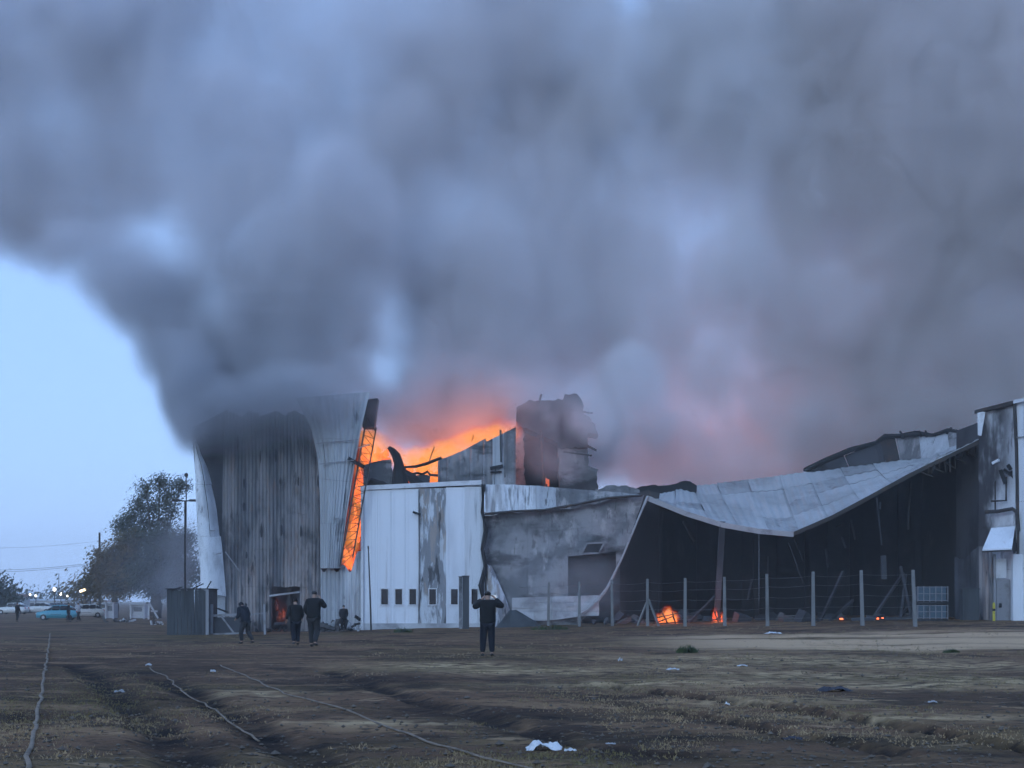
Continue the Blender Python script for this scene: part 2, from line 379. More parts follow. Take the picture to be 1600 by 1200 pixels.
# ------------------------------------------------------------------ sheets: a surface cut into separate panels
def sheets(parent, name, F, us, vs, mat, nu=8, nv=3, pitch=None, amp=.03, jit=.015, thick=.03, skip=None, gap=.004):
    made = []
    for i in range(len(us) - 1):
        for j in range(len(vs) - 1):
            u0, u1, v0, v1 = us[i], us[i + 1], vs[j], vs[j + 1]
            if skip and skip((u0 + u1) / 2, (v0 + v1) / 2, i, j): continue
            du, dv = (u1 - u0) * gap, (v1 - v0) * gap * .5
            off = random.uniform(-jit, jit); tx, tz = random.uniform(-jit, jit), random.uniform(-jit, jit)
            mb = MB(); V = []; Bk = []
            for b in range(nv + 1):
                for a in range(nu + 1):
                    fu, fv = a / nu, b / nv
                    u, v = lerp(u0 + du, u1 - du, fu), lerp(v0 + dv, v1 - dv, fv)
                    p = F(u, v); e = 1e-3
                    n = (F(min(1, u + e), v) - F(max(0, u - e), v)).cross(F(u, min(1, v + e)) - F(u, max(0, v - e)))
                    n = n.normalized() if n.length > 1e-12 else Vector((0, -1, 0))
                    if n.y > 0: n = -n
                    c = off + tx * (fu - .5) * 2 + tz * (fv - .5) * 2
                    if pitch: c += amp * (1 if (a // 2) % 2 == 0 else -1) * .5
                    V.append(p + n * c); Bk.append(p + n * (c - thick))
            w = nu + 1; T = len(V)
            fs = [(b * w + a, b * w + a + 1, (b + 1) * w + a + 1, (b + 1) * w + a) for b in range(nv) for a in range(nu)]
            fs += [tuple(q + T for q in f[::-1]) for f in fs]
            rim = [a for a in range(w)] + [b * w + nu for b in range(1, nv + 1)] + [nv * w + a for a in range(nu - 1, -1, -1)] + [b * w for b in range(nv - 1, 0, -1)]
            fs += [(rim[k], rim[(k + 1) % len(rim)], rim[(k + 1) % len(rim)] + T, rim[k] + T) for k in range(len(rim))]
            mb.add(V + Bk, fs)
            m = mat(i, j) if callable(mat) else mat
            made.append(mb.build(name, m, parent))
    return made
def cuts(n, j=0.0):
    c = [k / n for k in range(n + 1)]
    return [c[0]] + [x + random.uniform(-j, j) / n for x in c[1:-1]] + [c[-1]]
def ruled(L, Rr, yl, yr, bulge=0.0):
    """surface between a left and a right outline, both lists of photo points from top to bottom at depths yl / yr"""
    def F(u, v):
        a, b = poly(L, v), poly(Rr, v)
        Y = lerp(yl, yr, u) - bulge * math.sin(math.pi * u)
        return at(lerp(a[0], b[0], u), lerp(a[1], b[1], u), Y)
    return F

# ------------------------------------------------------------------ tall burning shed
YT = 95.0
GB = 987                                       # photo row where the sheds meet the ground
shed = empty('tall_shed', at(430, GB, YT)); tag(shed, 'tall scorched metal shed with torn cladding and flames behind its lattice column', 'shed')
# middle bay: scorched corrugated sheets with a ragged top
tops = [random.uniform(-8, 10) for _ in range(12)]
def Fmid(u, v):
    ytop = 648 + poly([(t,) for t in tops], u)[0]
    x = lerp(350, 500, u) + 5 * math.sin(v * 3) * (u - .5)
    return at(x, lerp(ytop, GB, v), YT + .10 * math.sin(u * 9 + v * 4) + .06 * math.sin(v * 17 + u * 3))
vm = [0, .13, .30, .46, .62, .78, 1]
def skip_mid(u, v, i, j):
    x, y = lerp(350, 500, u), lerp(648, GB, v)
    return (424 < x < 466 and y > 915)          # the doorway
us_mid = cuts(14)
sheets(shed, 'wall_sheet', Fmid, us_mid, [0, .13, .30, .46, .62, .795, 1], M['burnt'], nu=8, nv=5, pitch=1, amp=.07, jit=.03, skip=skip_mid)
# rips and holes burnt through the sheets: dark slots with bent lips
for px, py, w, h in [(371, 690, 3, 26), (407, 712, 2.5, 22), (431, 712, 4, 22), (381, 755, 3, 18), (438, 752, 3, 14), (466, 752, 3, 16), (497, 752, 4, 22), (381, 792, 5, 14), (408, 830, 4, 26), (440, 828, 4, 22), (385, 868, 4, 12), (388, 832, 3, 18), (470, 830, 3, 20), (418, 906, 3, 20), (388, 905, 3, 16)]:
    mb = MB(); a = []
    for k in range(8):
        t = 2 * math.pi * k / 8
        a.append(at(px + w * .5 * math.cos(t) * random.uniform(.6, 1.2), py + h * .5 * math.sin(t) * random.uniform(.8, 1.1), YT - .20))
    mb.prism(a, .05); mb.build('burnt_hole', M['char'], shed)
# side return by the torn corner sheet, painted dark for the shade there
mb = MB(); mb.prism([at(300, 668, YT + 1.4), at(356, 640, YT + .5), at(356, GB, YT + .5), at(322, GB, YT + 1.4)], .12); mb.build('shaded_side_wall', M['char_wall'], shed)
# torn corner sheets, left
FL = ruled([(302, 688), (304, 730), (307, 790), (310, 850), (314, 926)], [(305, 688), (324, 732), (338, 790), (345, 850), (352, 932)], YT - .9, YT - .3, .35)
sheets(shed, 'torn_sheet', FL, [0, .55, 1], [0, .36, .7, 1], M['torn'], nu=5, nv=6, jit=.05, thick=.02)
FL2 = ruled([(316, 926), (322, GB)], [(352, 932), (352, GB)], YT - .3, YT - .2, .1)
sheets(shed, 'torn_sheet', FL2, [0, .5, 1], [0, 1], M['paleburnt'], nu=4, nv=4, jit=.05, thick=.02)
# pale right bay, its upper edge leaning over the fire
FR = ruled([(462, 622), (486, 668), (496, 715), (500, 770), (501, 830), (501, 888)], [(578, 612), (565, 668), (555, 720), (546, 775), (538, 830), (532, 888)], YT - .45, YT - .55, .35)
sheets(shed, 'pale_wall_sheet', FR, cuts(5, .1), [0, .27, .52, .76, 1], M['paleburnt'], nu=8, nv=5, pitch=1, amp=.05, jit=.03)
FR2 = ruled([(501, 888), (501, GB)], [(534, 888), (566, GB)], YT - .4, YT - .35)
def FR2b(u, v):
    return at(lerp(501, 566, u), lerp(888 - 30 * sstep(.7, 1, u) + 6 * math.sin(u * 20), GB, v), YT - .12 + .03 * math.sin(v * 8))
sheets(shed, 'pale_wall_sheet', FR2b, cuts(5, .1), [0, .5, 1], lambda i, j: M['streaked'] if i > 2 else M['paleburnt'], nu=8, nv=3, pitch=1, amp=.05, jit=.03)
# girts: horizontal rails seen as faint seams on the pale bay
for y0, x0, x1 in ((690, 494, 560), (722, 499, 553)):
    MB().bar(at(x0, y0 + 3, YT - .95), at(x1, y0 - 3, YT - 1.0), .05).build('seam_rail', M['greymetal'], shed)
# lattice column along the burning gap
lat = empty('lattice_column', (0, 0, 0)); lat.parent = shed
lat.matrix_parent_inverse = Matrix.Identity(4); lat.location = -Vector(shed.location)
def chord(a, b, t): return Vector(at(lerp(a[0], b[0], t), lerp(a[1], b[1], t), YT - .75))
c1, c2 = ((573, 652), (531, 886)), ((588, 668), (551, 872))
MB().bar(chord(*c1, 0), chord(*c1, 1), .10).build('chord', M['steel'], lat)
MB().bar(chord(*c2, 0), chord(*c2, 1), .08).build('chord', M['steel'], lat)
for k in range(17):
    t0, t1 = k / 17, (k + 1) / 17
    MB().bar(chord(*c1, t0), chord(*c2, (t0 + t1) / 2), .035).build('lacing_bar', M['steel'], lat)
    MB().bar(chord(*c2, (t0 + t1) / 2), chord(*c1, t1), .035).build('lacing_bar', M['steel'], lat)
MB().bar(at(544, 716, YT - .9), at(569, 730, YT - .9), .22).build('cross_stub', M['char'], shed)
for a, b in (((521, 812), (530, 809)), ((328, 829), (336, 829)), ((337, 866), (346, 864)), ((352, 862), (374, 892)), ((560, 700), (578, 694))):
    MB().bar(at(*a, YT - 1.0), at(*b, YT - 1.0), .07).build('bracket', M['greymetal'], shed)
# charred top corner against the smoke, right
MB().prism([at(568, 625, YT + 1), at(590, 622, YT + 1), at(584, 668, YT + 1), at(566, 668, YT + 1)], 1.2).build('charred_corner', M['char'], shed)
# doorway: frame and lintel, fire inside
MB().bar(at(421, 931, YT - .25), at(468, 925, YT - .25), .10).build('door_lintel', M['pale_band'], shed)
MB().bar(at(423, 931, YT - .1), at(423, GB, YT - .1), .14).build('door_jamb', M['char_wall'], shed)
MB().bar(at(467, 927, YT - .1), at(467, GB, YT - .1), .14).build('door_jamb', M['char_wall'], shed)
# inner frame and back wall that close the shed
MB().box((wx(430, YT), YT + 9, 6.2), (10.6, .3, 13.6)).build('back_wall', M['char_wall'], shed)
MB().box((wx(318, YT), YT + 5.2, 6.0), (.25, 7.4, 13.0)).build('flank_wall', M['char_wall'], shed)
for px in (352, 400, 450, 498):
    MB().box((wx(px, YT), YT + .45, 6.4), (.22, .25, 13.6)).build('frame_post', M['steel'], shed)

# ------------------------------------------------------------------ low white building
YW = 95.0
white = empty('white_building', at(660, GB, YW)); tag(white, 'low white panelled building with a row of small windows and peeling scorched strips', 'building')
WIN = [(595, 607), (617, 629), (639, 651), (670, 682), (704, 716), (736, 747)]
edges = [566, 590, 612.5, 634, 656, 697, 727, 757]
kinds = ['white', 'white', 'white', 'white', 'peeled', 'white', 'streaked']
wtop = lambda px: lerp(760, 754, (px - 566) / 190)
# split panels so that each window sits inside one panel
edges = [566, 590, 612, 634, 654, 697, 726, 757]
def wall_panel(x0, x1, yt, yb, m, holes, parent, Y):
    mb = MB(); g = .07
    def bx(a, b, c, d): 
        p, q = at(a, c, Y), at(b, d, Y)
        mb.box(((p.x + q.x) / 2, Y + .06, (p.z + q.z) / 2), (q.x - p.x, .12, p.z - q.z))
    x0 += g; x1 -= g
    kx = x0 + 3
    while kx < x1 - 2:
        if not any(a - 1.5 < kx < b + 1.5 for a, b in holes):
            p_, q_ = at(kx, yt + 2, Y), at(kx, yb - 2, Y); mb.box((p_.x, Y - .012, (p_.z + q_.z) / 2), (.05, .03, p_.z - q_.z))
        kx += 5.5
    if not holes: bx(x0, x1, yt, yb)
    else:
        h0, h1 = 919, 946
        bx(x0, x1, yt, h0); bx(x0, x1, h1, yb); cur = x0
        for a, b in holes:
            bx(cur, a, h0, h1); cur = b
        bx(cur, x1, h0, h1)
    return mb.build('wall_panel', m, parent)
for (x0, x1), k in zip(zip(edges, edges[1:]), kinds):
    hs = [(max(a, x0 + .5), min(b, x1 - .5)) for a, b in WIN if (a + b) / 2 > x0 and (a + b) / 2 < x1]
    hs = [h for h in hs]
    wall_panel(x0, x1, wtop((x0 + x1) / 2) + 6, 974, M[k], hs, white, YW + random.uniform(-.01, .01))
for a, b in WIN:
    p, q = at(a, 919, YW), at(b, 946, YW)
    wdw = empty('window', ((p.x + q.x) / 2, YW, q.z)); wdw.parent = white; wdw.location = Vector(wdw.location) - Vector(white.location)
    MB().box(((p.x + q.x) / 2, YW + .085, (p.z + q.z) / 2), (q.x - p.x - .02, .02, p.z - q.z - .02)).build('pane', M['glass'], wdw)
    f = MB(); t = .06
    f.box(((p.x + q.x) / 2, YW - .01, p.z - t / 2), (q.x - p.x + .06, .06, t)); f.box(((p.x + q.x) / 2, YW - .025, q.z + t / 2), (q.x - p.x + .12, .10, t))
    f.box((p.x, YW - .01, (p.z + q.z) / 2), (t, .058, p.z - q.z - 2 * t)); f.box((q.x, YW - .01, (p.z + q.z) / 2), (t, .058, p.z - q.z - 2 * t))
    f.build('frame', M['frame'], wdw)
MB().add(*(lambda P: (P, [(0, 1, 2, 3), (7, 6, 5, 4), (0, 4, 5, 1), (1, 5, 6, 2), (2, 6, 7, 3), (3, 7, 4, 0)]))(
    [at(563, 759, YW - .15), at(752, 750, YW - .15), at(752, 757, YW - .15), at(563, 766, YW - .15)] + [v + Vector((0, .5, 0)) for v in (at(563, 759, YW - .15), at(752, 750, YW - .15), at(752, 757, YW - .15), at(563, 766, YW - .15))])).build('cornice', M['frame'], white)
p, q = at(563, 974, YW - .06), at(757, GB + 6, YW - .06)
MB().box(((p.x + q.x) / 2, YW + .05, (p.z + q.z) / 2), (q.x - p.x, .24, p.z - q.z)).build('plinth', M['pale_band'], white)
MB().tube([at(654, 766, YW - .1), at(655, 880, YW - .1), at(654, 974, YW - .1)], .04).build('downpipe', M['greymetal'], white)
MB().bar(at(645, 800, YW - .25), at(657, 804, YW - .25), .13).build('bracket', M['char'], white)
MB().bar(at(566, 762, YW - .10), at(566, GB, YW - .10), .16).build('corner_trim', M['frame'], white)
pts = [at(x + random.uniform(-2.5, 2.5), y, YW - .12) for x, y in ((756, 757), (754, 800), (757, 830), (752, 858), (757, 885), (754, 915), (758, 950), (757, GB))]
MB().tube(pts, [.16, .13, .18, .14, .15, .2, .14, .16], 6).build('burnt_seam', M['char'], white)
MB().box((wx(660, YW), YW + 4.5, 4.3), (7.3, 8.6, 8.6)).build('core_wall', M['char_wall'], white)

# wreckage standing on its roof, lit from behind by the flames
YR = 96.5
block_ref = None
wreck = empty('collapsed_truss', at(640, 752, YR)); tag(wreck, 'charred bent truss and curled roof sheets rising above the white building', 'wreckage')
def jag(pts, j=1.3, seg=6.0):
    out = []
    for (a, b), (c, d) in zip(pts, pts[1:] + pts[:1]):
        n = max(1, int(math.hypot(c - a, d - b) / seg))
        for k in range(n):
            t = k / n; out.append((lerp(a, c, t) + random.uniform(-j, j), lerp(b, d, t) + random.uniform(-j, j)))
    return out
def outline(pts, Y, depth, mat, name, parent):
    pts = jag(pts, .9 if parent is not block_ref else 1.8)
    return MB().prism([at(a, b, Y) for a, b in pts], depth).build(name, mat, parent)
outline([(568, 762), (567, 728), (580, 722), (597, 719), (611, 717), (613, 735), (622, 762)], YR + .3, .15, M['grey'], 'curled_sheet', wreck)
outline([(572, 762), (580, 747), (598, 752), (614, 762)], YR - .2, .2, M['char'], 'curled_sheet', wreck)
outline([(640, 762), (645, 744), (660, 741), (672, 744), (671, 762)], YR + .1, .2, M['dark'], 'curled_sheet', wreck)
MB().tube([at(607, 699, YR), at(613, 704, YR), at(619, 712, YR), at(623, 724, YR), at(624, 738, YR), at(626, 762, YR)], [.12, .2, .28, .3, .42, .6], 7).build('burnt_beam', M['char'], wreck)
MB().tube([at(622, 724, YR), at(632, 738, YR), at(645, 748, YR), at(655, 762, YR)], [.15, .25, .35, .5], 6).build('burnt_beam', M['char'], wreck)
MB().tube([at(632, 730, YR + .2), at(650, 729, YR + .2), at(668, 724, YR + .2), at(690, 715, YR + .2)], [.08, .10, .11, .10], 6).build('bent_rail', M['char'], wreck)
MB().tube([at(640, 742, YR + .3), at(652, 739, YR + .3), at(660, 741, YR + .3), at(668, 737, YR + .3), at(672, 742, YR + .3), at(684, 743, YR + .3)], .09, 6).build('bent_rail', M['char'], wreck)
MB().tube([at(671, 720, YR + .6), at(676, 705, YR + .6), at(679, 698, YR + .6)], .035, 5).build('wire_end', M['char'], wreck)
MB().tube([at(737, 690, YR + 1.6), at(740, 680, YR + 1.6)], .03, 5).build('wire_end', M['char'], wreck)

gable = empty('gable_wall', at(745, 756, YR + 1)); tag(gable, 'sloping grey gable wall standing behind the white building beside the flames', 'wall')
def Fg(u, v):
    x = lerp(684, 806, u); ytop = lerp(719, 668, sstep(-.1, 1.05, u)) if u < .62 else lerp(690, 667, (u - .62) / .38)
    return at(x, lerp(ytop, 764, v), YR + 1 + .05 * math.sin(u * 12))
sheets(gable, 'wall_sheet', Fg, cuts(7, .15), [0, 1], lambda i, j: M['grey'] if i != 5 else M['paleburnt'], nu=6, nv=4, pitch=1, amp=.05, jit=.03)
MB().bar(at(766, 732, YR + .8), at(786, 728, YR + .8), .20).build('wall_vent', M['char'], gable)
MB().bar(at(766, 738, YR + .8), at(784, 737, YR + .8), .10).build('wall_vent', M['char'], gable)
MB().bar(at(782, 672, YR + .85), at(783, 722, YR + .85), .12).build('soot_pipe', M['dark'], gable)

# burnt block behind, half lost in smoke
YK = 101.0
block = empty('burnt_block', at(865, 758, YK)); tag(block, 'gutted dark block with a wide opening, veiled by smoke behind the grey building', 'building')
block_ref = block
outline([(806, 668), (818, 668), (820, 770), (806, 770)], YK, 2.5, M['grey'], 'left_pier', block)
outline([(808, 634), (828, 625), (852, 627), (880, 624), (884, 616), (903, 616), (911, 628), (912, 648), (922, 652), (932, 668), (934, 680), (918, 676), (917, 700), (872, 700), (872, 690), (818, 668), (808, 668)], YK - .3, 2.8, M['char_wall'], 'upper_wall', block)
outline([(873, 700), (918, 702), (921, 727), (934, 733), (933, 772), (873, 772)], YK, 2.4, M['grey'], 'right_pier', block)
MB().box((wx(862, YK), YK + 2.9, 9.6), (5.0, .3, 7.4)).build('inner_wall', M['char'], block)
for a, b, w in (((842, 630), (846, 616), .10), ((820, 690), (868, 676), .14), ((824, 720), (870, 735), .12), ((846, 672), (850, 760), .16), ((905, 690), (932, 704), .14), ((890, 640), (926, 646), .12), ((880, 706), (925, 712), .10)):
    MB().bar(at(*a, YK - .5), at(*b, YK - .4 + random.uniform(-.2, .4)), w).build('twisted_beam', M['char'] if w > .11 else M['steel'], block)
outline([(930, 764), (960, 758), (985, 761), (1000, 765), (1000, 778), (930, 778)], YK - 2.5, .4, M['grey'], 'parapet_stub', block)
outline([(985, 768), (1005, 759), (1050, 757), (1078, 751), (1088, 757), (1088, 772), (985, 776)], YK + 3, .4, M['char'], 'rubble_ridge', block)

# ------------------------------------------------------------------ grey burnt building
YG = 95.4
greyb = empty('grey_building', at(870, GB - 6, YG)); tag(greyb, 'smoke-blackened grey building with a slumped upper cladding band and dark opening', 'building')
def Fband(u, v):
    x = lerp(758, 1003, u)
    top = poly([(757,), (757,), (759,), (763,), (766,), (769,), (772,)], u)[0]
    bot = poly([(806,), (801,), (798,), (796,), (789,), (779,), (776,)], u)[0] + 1.5 * math.sin(u * 37)
    return at(x, lerp(top, bot, v), YG - .15 - .45 * v * (1 - u * .7))
sheets(greyb, 'band_sheet', Fband, cuts(9, .1), [0, 1], lambda i, j: M['streaked'] if i < 3 else M['paleburnt'] if i < 4 else M['grey'], nu=6, nv=4, pitch=1, amp=.05, jit=.03)
def xr(y): return poly([(1006,), (994,), (984,), (970,), (956,), (934,), (902,)], (y - 776) / (978 - 776))[0]
def Fgw(u, v):
    ytop = poly([(800,), (796,), (793,), (790,), (784,), (775,), (774,)], u)[0]
    y = lerp(ytop, 980, v); x = min(lerp(757, 1006, u), xr(y))
    return at(x, y, YG + .25 - .25 * math.sin(v * 3.1) * math.sin(u * 3.1) + .05 * math.sin(u * 14 + v * 9))
def skip_g(u, v, i, j):
    p = Fgw(u, v); px, py = 800 + p.x * FPX / p.y, HOR - (p.z - CAM_H) * FPX / p.y
    return 880 < px < 970 and 860 < py < 936 and i in (4, 5)
sheets(greyb, 'wall_panel', Fgw, [0, .13, .27, .40, .525, .675, .825, 1], [0, .20, .42, .75, 1], M['grey'], nu=5, nv=5, jit=.02, skip=skip_g, gap=.003)
def Flow(u, v): return at(lerp(800, 936, u), lerp(934 - 4 * u, 966 + 4 * math.sin(u * 5), v), YG - .25 + .1 * math.sin(u * 6))
sheets(greyb, 'base_panel', Flow, cuts(4, .2), [0, .48, 1], M['pale_band'], nu=4, nv=3, jit=.05)
MB().tube([at(758, 803, YG - .65), at(800, 799, YG - .62), at(850, 797, YG - .58), at(900, 788, YG - .5), at(950, 778, YG - .4), at(1004, 774, YG - .35)], .08, 6).build('torn_lip', M['steel'], greyb)
MB().tube([at(*p, YG - .55) for p in ((1012, 776), (1000, 804), (986, 838), (972, 872), (958, 900), (948, 920), (934, 938), (918, 952), (902, 962))], [.10, .07, .07, .07, .08, .10, .13, .12, .08], 6).build('bent_edge_trim', M['fascia'], greyb)
vent = empty('wall_vent', at(925, 858, YG - .3)); vent.parent = greyb; vent.location = Vector(vent.location) - Vector(greyb.location)
vp = [at(909, 865, YG - .32), at(917, 849, YG - .32), at(944, 848, YG - .32), at(936, 864, YG - .32)]
for a, b in zip(vp, vp[1:] + vp[:1]): MB().bar(a, b, .10).build('vent_frame', M['grey'], vent)
MB().prism([v + Vector((0, .06, 0)) for v in vp], .05).build('vent_hollow', M['char'], vent)
MB().box((wx(870, YG) , YG + 5, 4.2), (9.0, .3, 8.6)).build('back_wall', M['char_wall'], greyb)
MB().box((wx(925, YG), YG + 1.2, 2.8), (3.6, .15, 3.2)).build('opening_backdrop', M['char_wall'], greyb)  # added panel close behind the opening, so its depth looks less dark
MB().box((wx(865, YG), YG + 2.6, 8.0), (8.4, 4.4, .2)).build('roof_backing', M['char_wall'], greyb)
# torn white flap by the white building's corner
Fflap = ruled([(757, 880), (760, 930), (764, GB - 2)], [(768, 884), (790, 935), (806, GB - 8)], YG - .35, YG - .15, .2)
sheets(greyb, 'torn_flap', Fflap, [0, .5, 1], [0, .5, 1], M['peeled'], nu=4, nv=4, jit=.05)

# ------------------------------------------------------------------ collapsed hall
hall = empty('collapsed_hall', at(1260, 976, 88)); tag(hall, 'collapsed hall with a sagging pale sheet roof over a black burnt-out interior', 'hall')
FRONT = [(1011, 775, 95.0), (1070, 799, 93.6), (1128, 817, 92.2), (1185, 827, 90.8), (1240, 832, 89.4), (1300, 806, 88.0), (1360, 774, 86.6), (1420, 741, 85.4), (1480, 712, 84.2), (1538, 684, 83.0)]
REAR = [(1030, 772, 99.0), (1062, 765, 104.0), (1095, 758, 108.0), (1150, 752, 109.0), (1210, 744, 109.0), (1268, 737, 108.0), (1330, 729, 106.0), (1390, 722, 103.0), (1450, 714, 99.0), (1530, 682, 91.0)]
def Froof(u, v):
    f, r = poly(FRONT, u), poly(REAR, u)
    a, b = at(*f), at(*r); p = a.lerp(b, v)
    p.z -= .12 * math.sin(math.pi * v)
    return p
sheets(hall, 'roof_panel', Froof, cuts(11, .06), [0, .25, .5, .75, 1], lambda i, j: M['roof_dull'] if (i * 7 + j * 5) % 4 == 0 else M['roof'], nu=14, nv=3, pitch=1, amp=.045, jit=.03, thick=.04, gap=.002)
def Funder(u, v): return Froof(u, v) - Vector((0, 0, .16))
sheets(hall, 'roof_backing', Funder, [0, .5, 1], [0, 1], M['char_wall'], nu=10, nv=5, jit=0, thick=.05)  # added dark sheet that stops daylight leaking through the panel seams
def Fback(u, v):
    a = at(*poly(REAR, u)); a.y -= .05; return Vector((a.x, a.y, lerp(a.z - .22, -.4, v)))
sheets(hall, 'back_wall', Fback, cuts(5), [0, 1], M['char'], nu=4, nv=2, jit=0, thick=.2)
def fas(i0, i1, mat, w0, w1, name):
    for k in range(i0, i1):
        a, b = FRONT[k], FRONT[k + 1]
        P = [at(a[0], a[1] - 1, a[2] - .06), at(b[0], b[1] - 1, b[2] - .06), at(b[0], b[1] + w1, b[2] - .02), at(a[0], a[1] + w0, a[2] - .02)]
        MB().prism(P, .10).build(name, mat, hall)
fas(0, 4, M['fascia'], 7, 7, 'fascia'); fas(4, 9, M['steel'], 5, 6, 'fascia')
outline([(996, 770), (1012, 766), (1030, 771), (1030, 784), (1012, 782), (1000, 790)], 96.2, .3, M['steel'], 'gap_cover_plate', hall)  # added plate covering a gap where bright sky came through
# crumpled sheets lifted behind the roof
CR = [(1258, 737), (1290, 722), (1330, 705), (1368, 692), (1384, 683), (1408, 682), (1432, 678), (1458, 680), (1482, 673), (1506, 677), (1526, 680)]
CB = [(1262, 742), (1300, 738), (1340, 734), (1375, 730), (1395, 728), (1415, 726), (1440, 724), (1460, 720), (1485, 712), (1508, 700), (1528, 688)]
def Fcr(u, v):
    a, b = poly(CR, u), poly(CB, u)
    return at(lerp(a[0], b[0], v), lerp(a[1], b[1], v) + 1.5 * math.sin(u * 40) * (1 - v), 110 - 16 * u - 1.2 * v)
sheets(hall, 'crumpled_sheet', Fcr, [0, .17, .36, .46, .62, .80, 1], [0, 1], lambda i, j: [M['char_wall'], M['char_wall'], M['steel'], M['grey'], M['paleburnt'], M['grey']][i], nu=7, nv=3, jit=.10, thick=.04)
MB().tube([at(a, b - 1 + random.uniform(-2, 1), 109.8 - 16 * k / 10) for k, (a, b) in enumerate(CR)], [random.uniform(.10, .24) for _ in CR], 6).build('scorched_edge', M['char'], hall)
for _ in range(9):
    k = random.uniform(.5, 1); a = poly(CR, k)
    MB().bar(at(a[0], a[1] + 4, 109.5 - 16 * k), at(a[0] + random.uniform(-9, 9), a[1] - random.uniform(3, 9), 109.5 - 16 * k), .10).build('bent_rib', M['char'], hall)
# interior walls, floor, columns and roof trusses
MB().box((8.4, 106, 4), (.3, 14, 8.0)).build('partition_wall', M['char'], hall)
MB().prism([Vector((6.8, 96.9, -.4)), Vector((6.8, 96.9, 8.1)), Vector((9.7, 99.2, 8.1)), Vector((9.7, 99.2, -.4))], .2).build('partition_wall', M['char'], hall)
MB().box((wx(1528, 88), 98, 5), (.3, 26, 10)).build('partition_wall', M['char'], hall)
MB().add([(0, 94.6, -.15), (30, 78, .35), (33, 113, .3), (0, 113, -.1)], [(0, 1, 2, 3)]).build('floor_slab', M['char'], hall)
MB().bar(at(1129, 815, 92.4), at(1119, 978, 92.4), .34).build('column', M['char_wall'], hall)
MB().bar(at(1380, 868, 88), at(1381, 905, 88), .28).build('column', M['char_wall'], hall)
for px in (1180, 1260, 1330, 1440): MB().box((wx(px, 104), 104, 3), (.25, .25, 7.5)).build('column', M['char'], hall)
for k in range(10):
    t = k / 9; x0 = lerp(1452, 1524, t); y0 = lerp(730, 694, t)
    MB().bar(at(x0, y0, 84.3), at(x0 - random.uniform(-2, 8), y0 + random.uniform(10, 24), 84.6), .07).build('hanging_purlin', M['steel'], hall)
for k in range(5):
    x0 = 1440 + k * 17; MB().bar(at(x0, 738 - k * 8, 84.8), at(x0 + 18, 745 - k * 7, 84.8), .06).build('hanging_purlin', M['steel'], hall)
for px, py in ((1330, 812), (1315, 840), (1290, 858), (1200, 870), (1175, 905)):
    MB().bar(at(px, py, 98), at(px + random.uniform(-14, 14), py + random.uniform(14, 34), 97), .10).build('fallen_purlin', M['char_wall'], hall)
for k in range(7):
    px = random.uniform(1040, 1500); fy = poly([(f[1],) for f in FRONT], (px - 1011) / 527)[0]; Y_ = random.uniform(90, 97) - (px - 1030) / 60
    MB().bar(at(px, fy + random.uniform(8, 20), Y_), at(px + random.uniform(-25, 25), fy + random.uniform(25, 95), Y_ + random.uniform(-1, 1)), random.uniform(.05, .12)).build('hanging_purlin', M['char'], hall)
for k in range(7):
    px = random.uniform(1060, 1460); Y_ = 93 - (px - 1030) / 60
    MB().bar(at(px, 972, Y_), at(px + random.uniform(-60, 60), random.uniform(880, 945), Y_ + 2), .14).build('fallen_beam', M['char_wall'], hall)
for k in range(26):
    px = random.uniform(1030, 1500); b = at(px, 976, random.uniform(92, 100) - (px - 1030) / 45)
    MB().box((b.x, b.y, .35), (random.uniform(.3, 1.6), random.uniform(.3, 1), random.uniform(.2, .8)), m=Matrix.Rotation(random.uniform(0, 3), 3, Vector((random.random(), random.random(), 1)).normalized())).build('debris', M['char_wall'] if k % 3 else M['rubble'], hall)

# ------------------------------------------------------------------ white end tower on the right
YE = 79.0
tower = empty('white_tower', at(1565, 974, YE)); tag(tower, 'white end building at the right edge, its left side blackened by soot', 'building')
M['sooted'] = material('soot_blackened_white_wall', (.58, .60, .62), [((.34, .34, .35), (.7, .7, .3), 4, .42, .68, .7), (SOOT, (.45, .45, .22), 4, .30, .55, .97, wx(1584, 80), wx(1560, 80), 'X'), (SOOT, (1.6, 1.6, .5), 4, .58, .68, .6)], .65, bump=((3, 3, 3), .2, .02))
def Fte(u, v):
    x = lerp(1529, 1586, u); Y = lerp(81.6, YE, u)
    return at(x, lerp(lerp(641, 629, u), 976, v), Y)
sheets(tower, 'wall_panel', Fte, cuts(3), [0, .15, .33, .55, .75, 1], lambda i, j: M['sooted'], nu=3, nv=3, jit=.012)
def Fte2(u, v): return at(lerp(1587, 1690, u), lerp(lerp(628, 606, u), 976, v), lerp(YE, 75.2, u))
sheets(tower, 'wall_panel', Fte2, cuts(4), [0, .13, .45, .75, 1], M['white'], nu=3, nv=2, jit=.008)
MB().tube([at(1585, 630, YE - .14), at(1588, 700, YE - .14), at(1590, 780, YE - .14), at(1591, 868, YE - .14)], .09, 7).build('downpipe', M['steel'], tower)
MB().bar(at(1525, 644, 81.5), at(1585, 629, YE - .2), .20).build('eave_trim', M['steel'], tower)
MB().bar(at(1585, 628, YE - .2), at(1690, 605, 75.0), .18).build('eave_trim', M['frame'], tower)
FTw = ruled([(1527, 645), (1528, 680)], [(1540, 642), (1533, 681)], 81.0, 80.8)
sheets(tower, 'loose_flashing', FTw, [0, 1], [0, 1], M['frame'], nu=2, nv=2)
MB().bar(at(1586, 684, YE - .1), at(1640, 678, 77.1), .06).build('seam_rail', M['greymetal'], tower)
MB().tube([at(1540, 800, 80.4), at(1560, 799, 79.6), at(1582, 795, YE - .3), at(1589, 801, YE - .3), at(1591, 830, YE - .3)], .10, 7).build('pipe', M['steel'], tower)
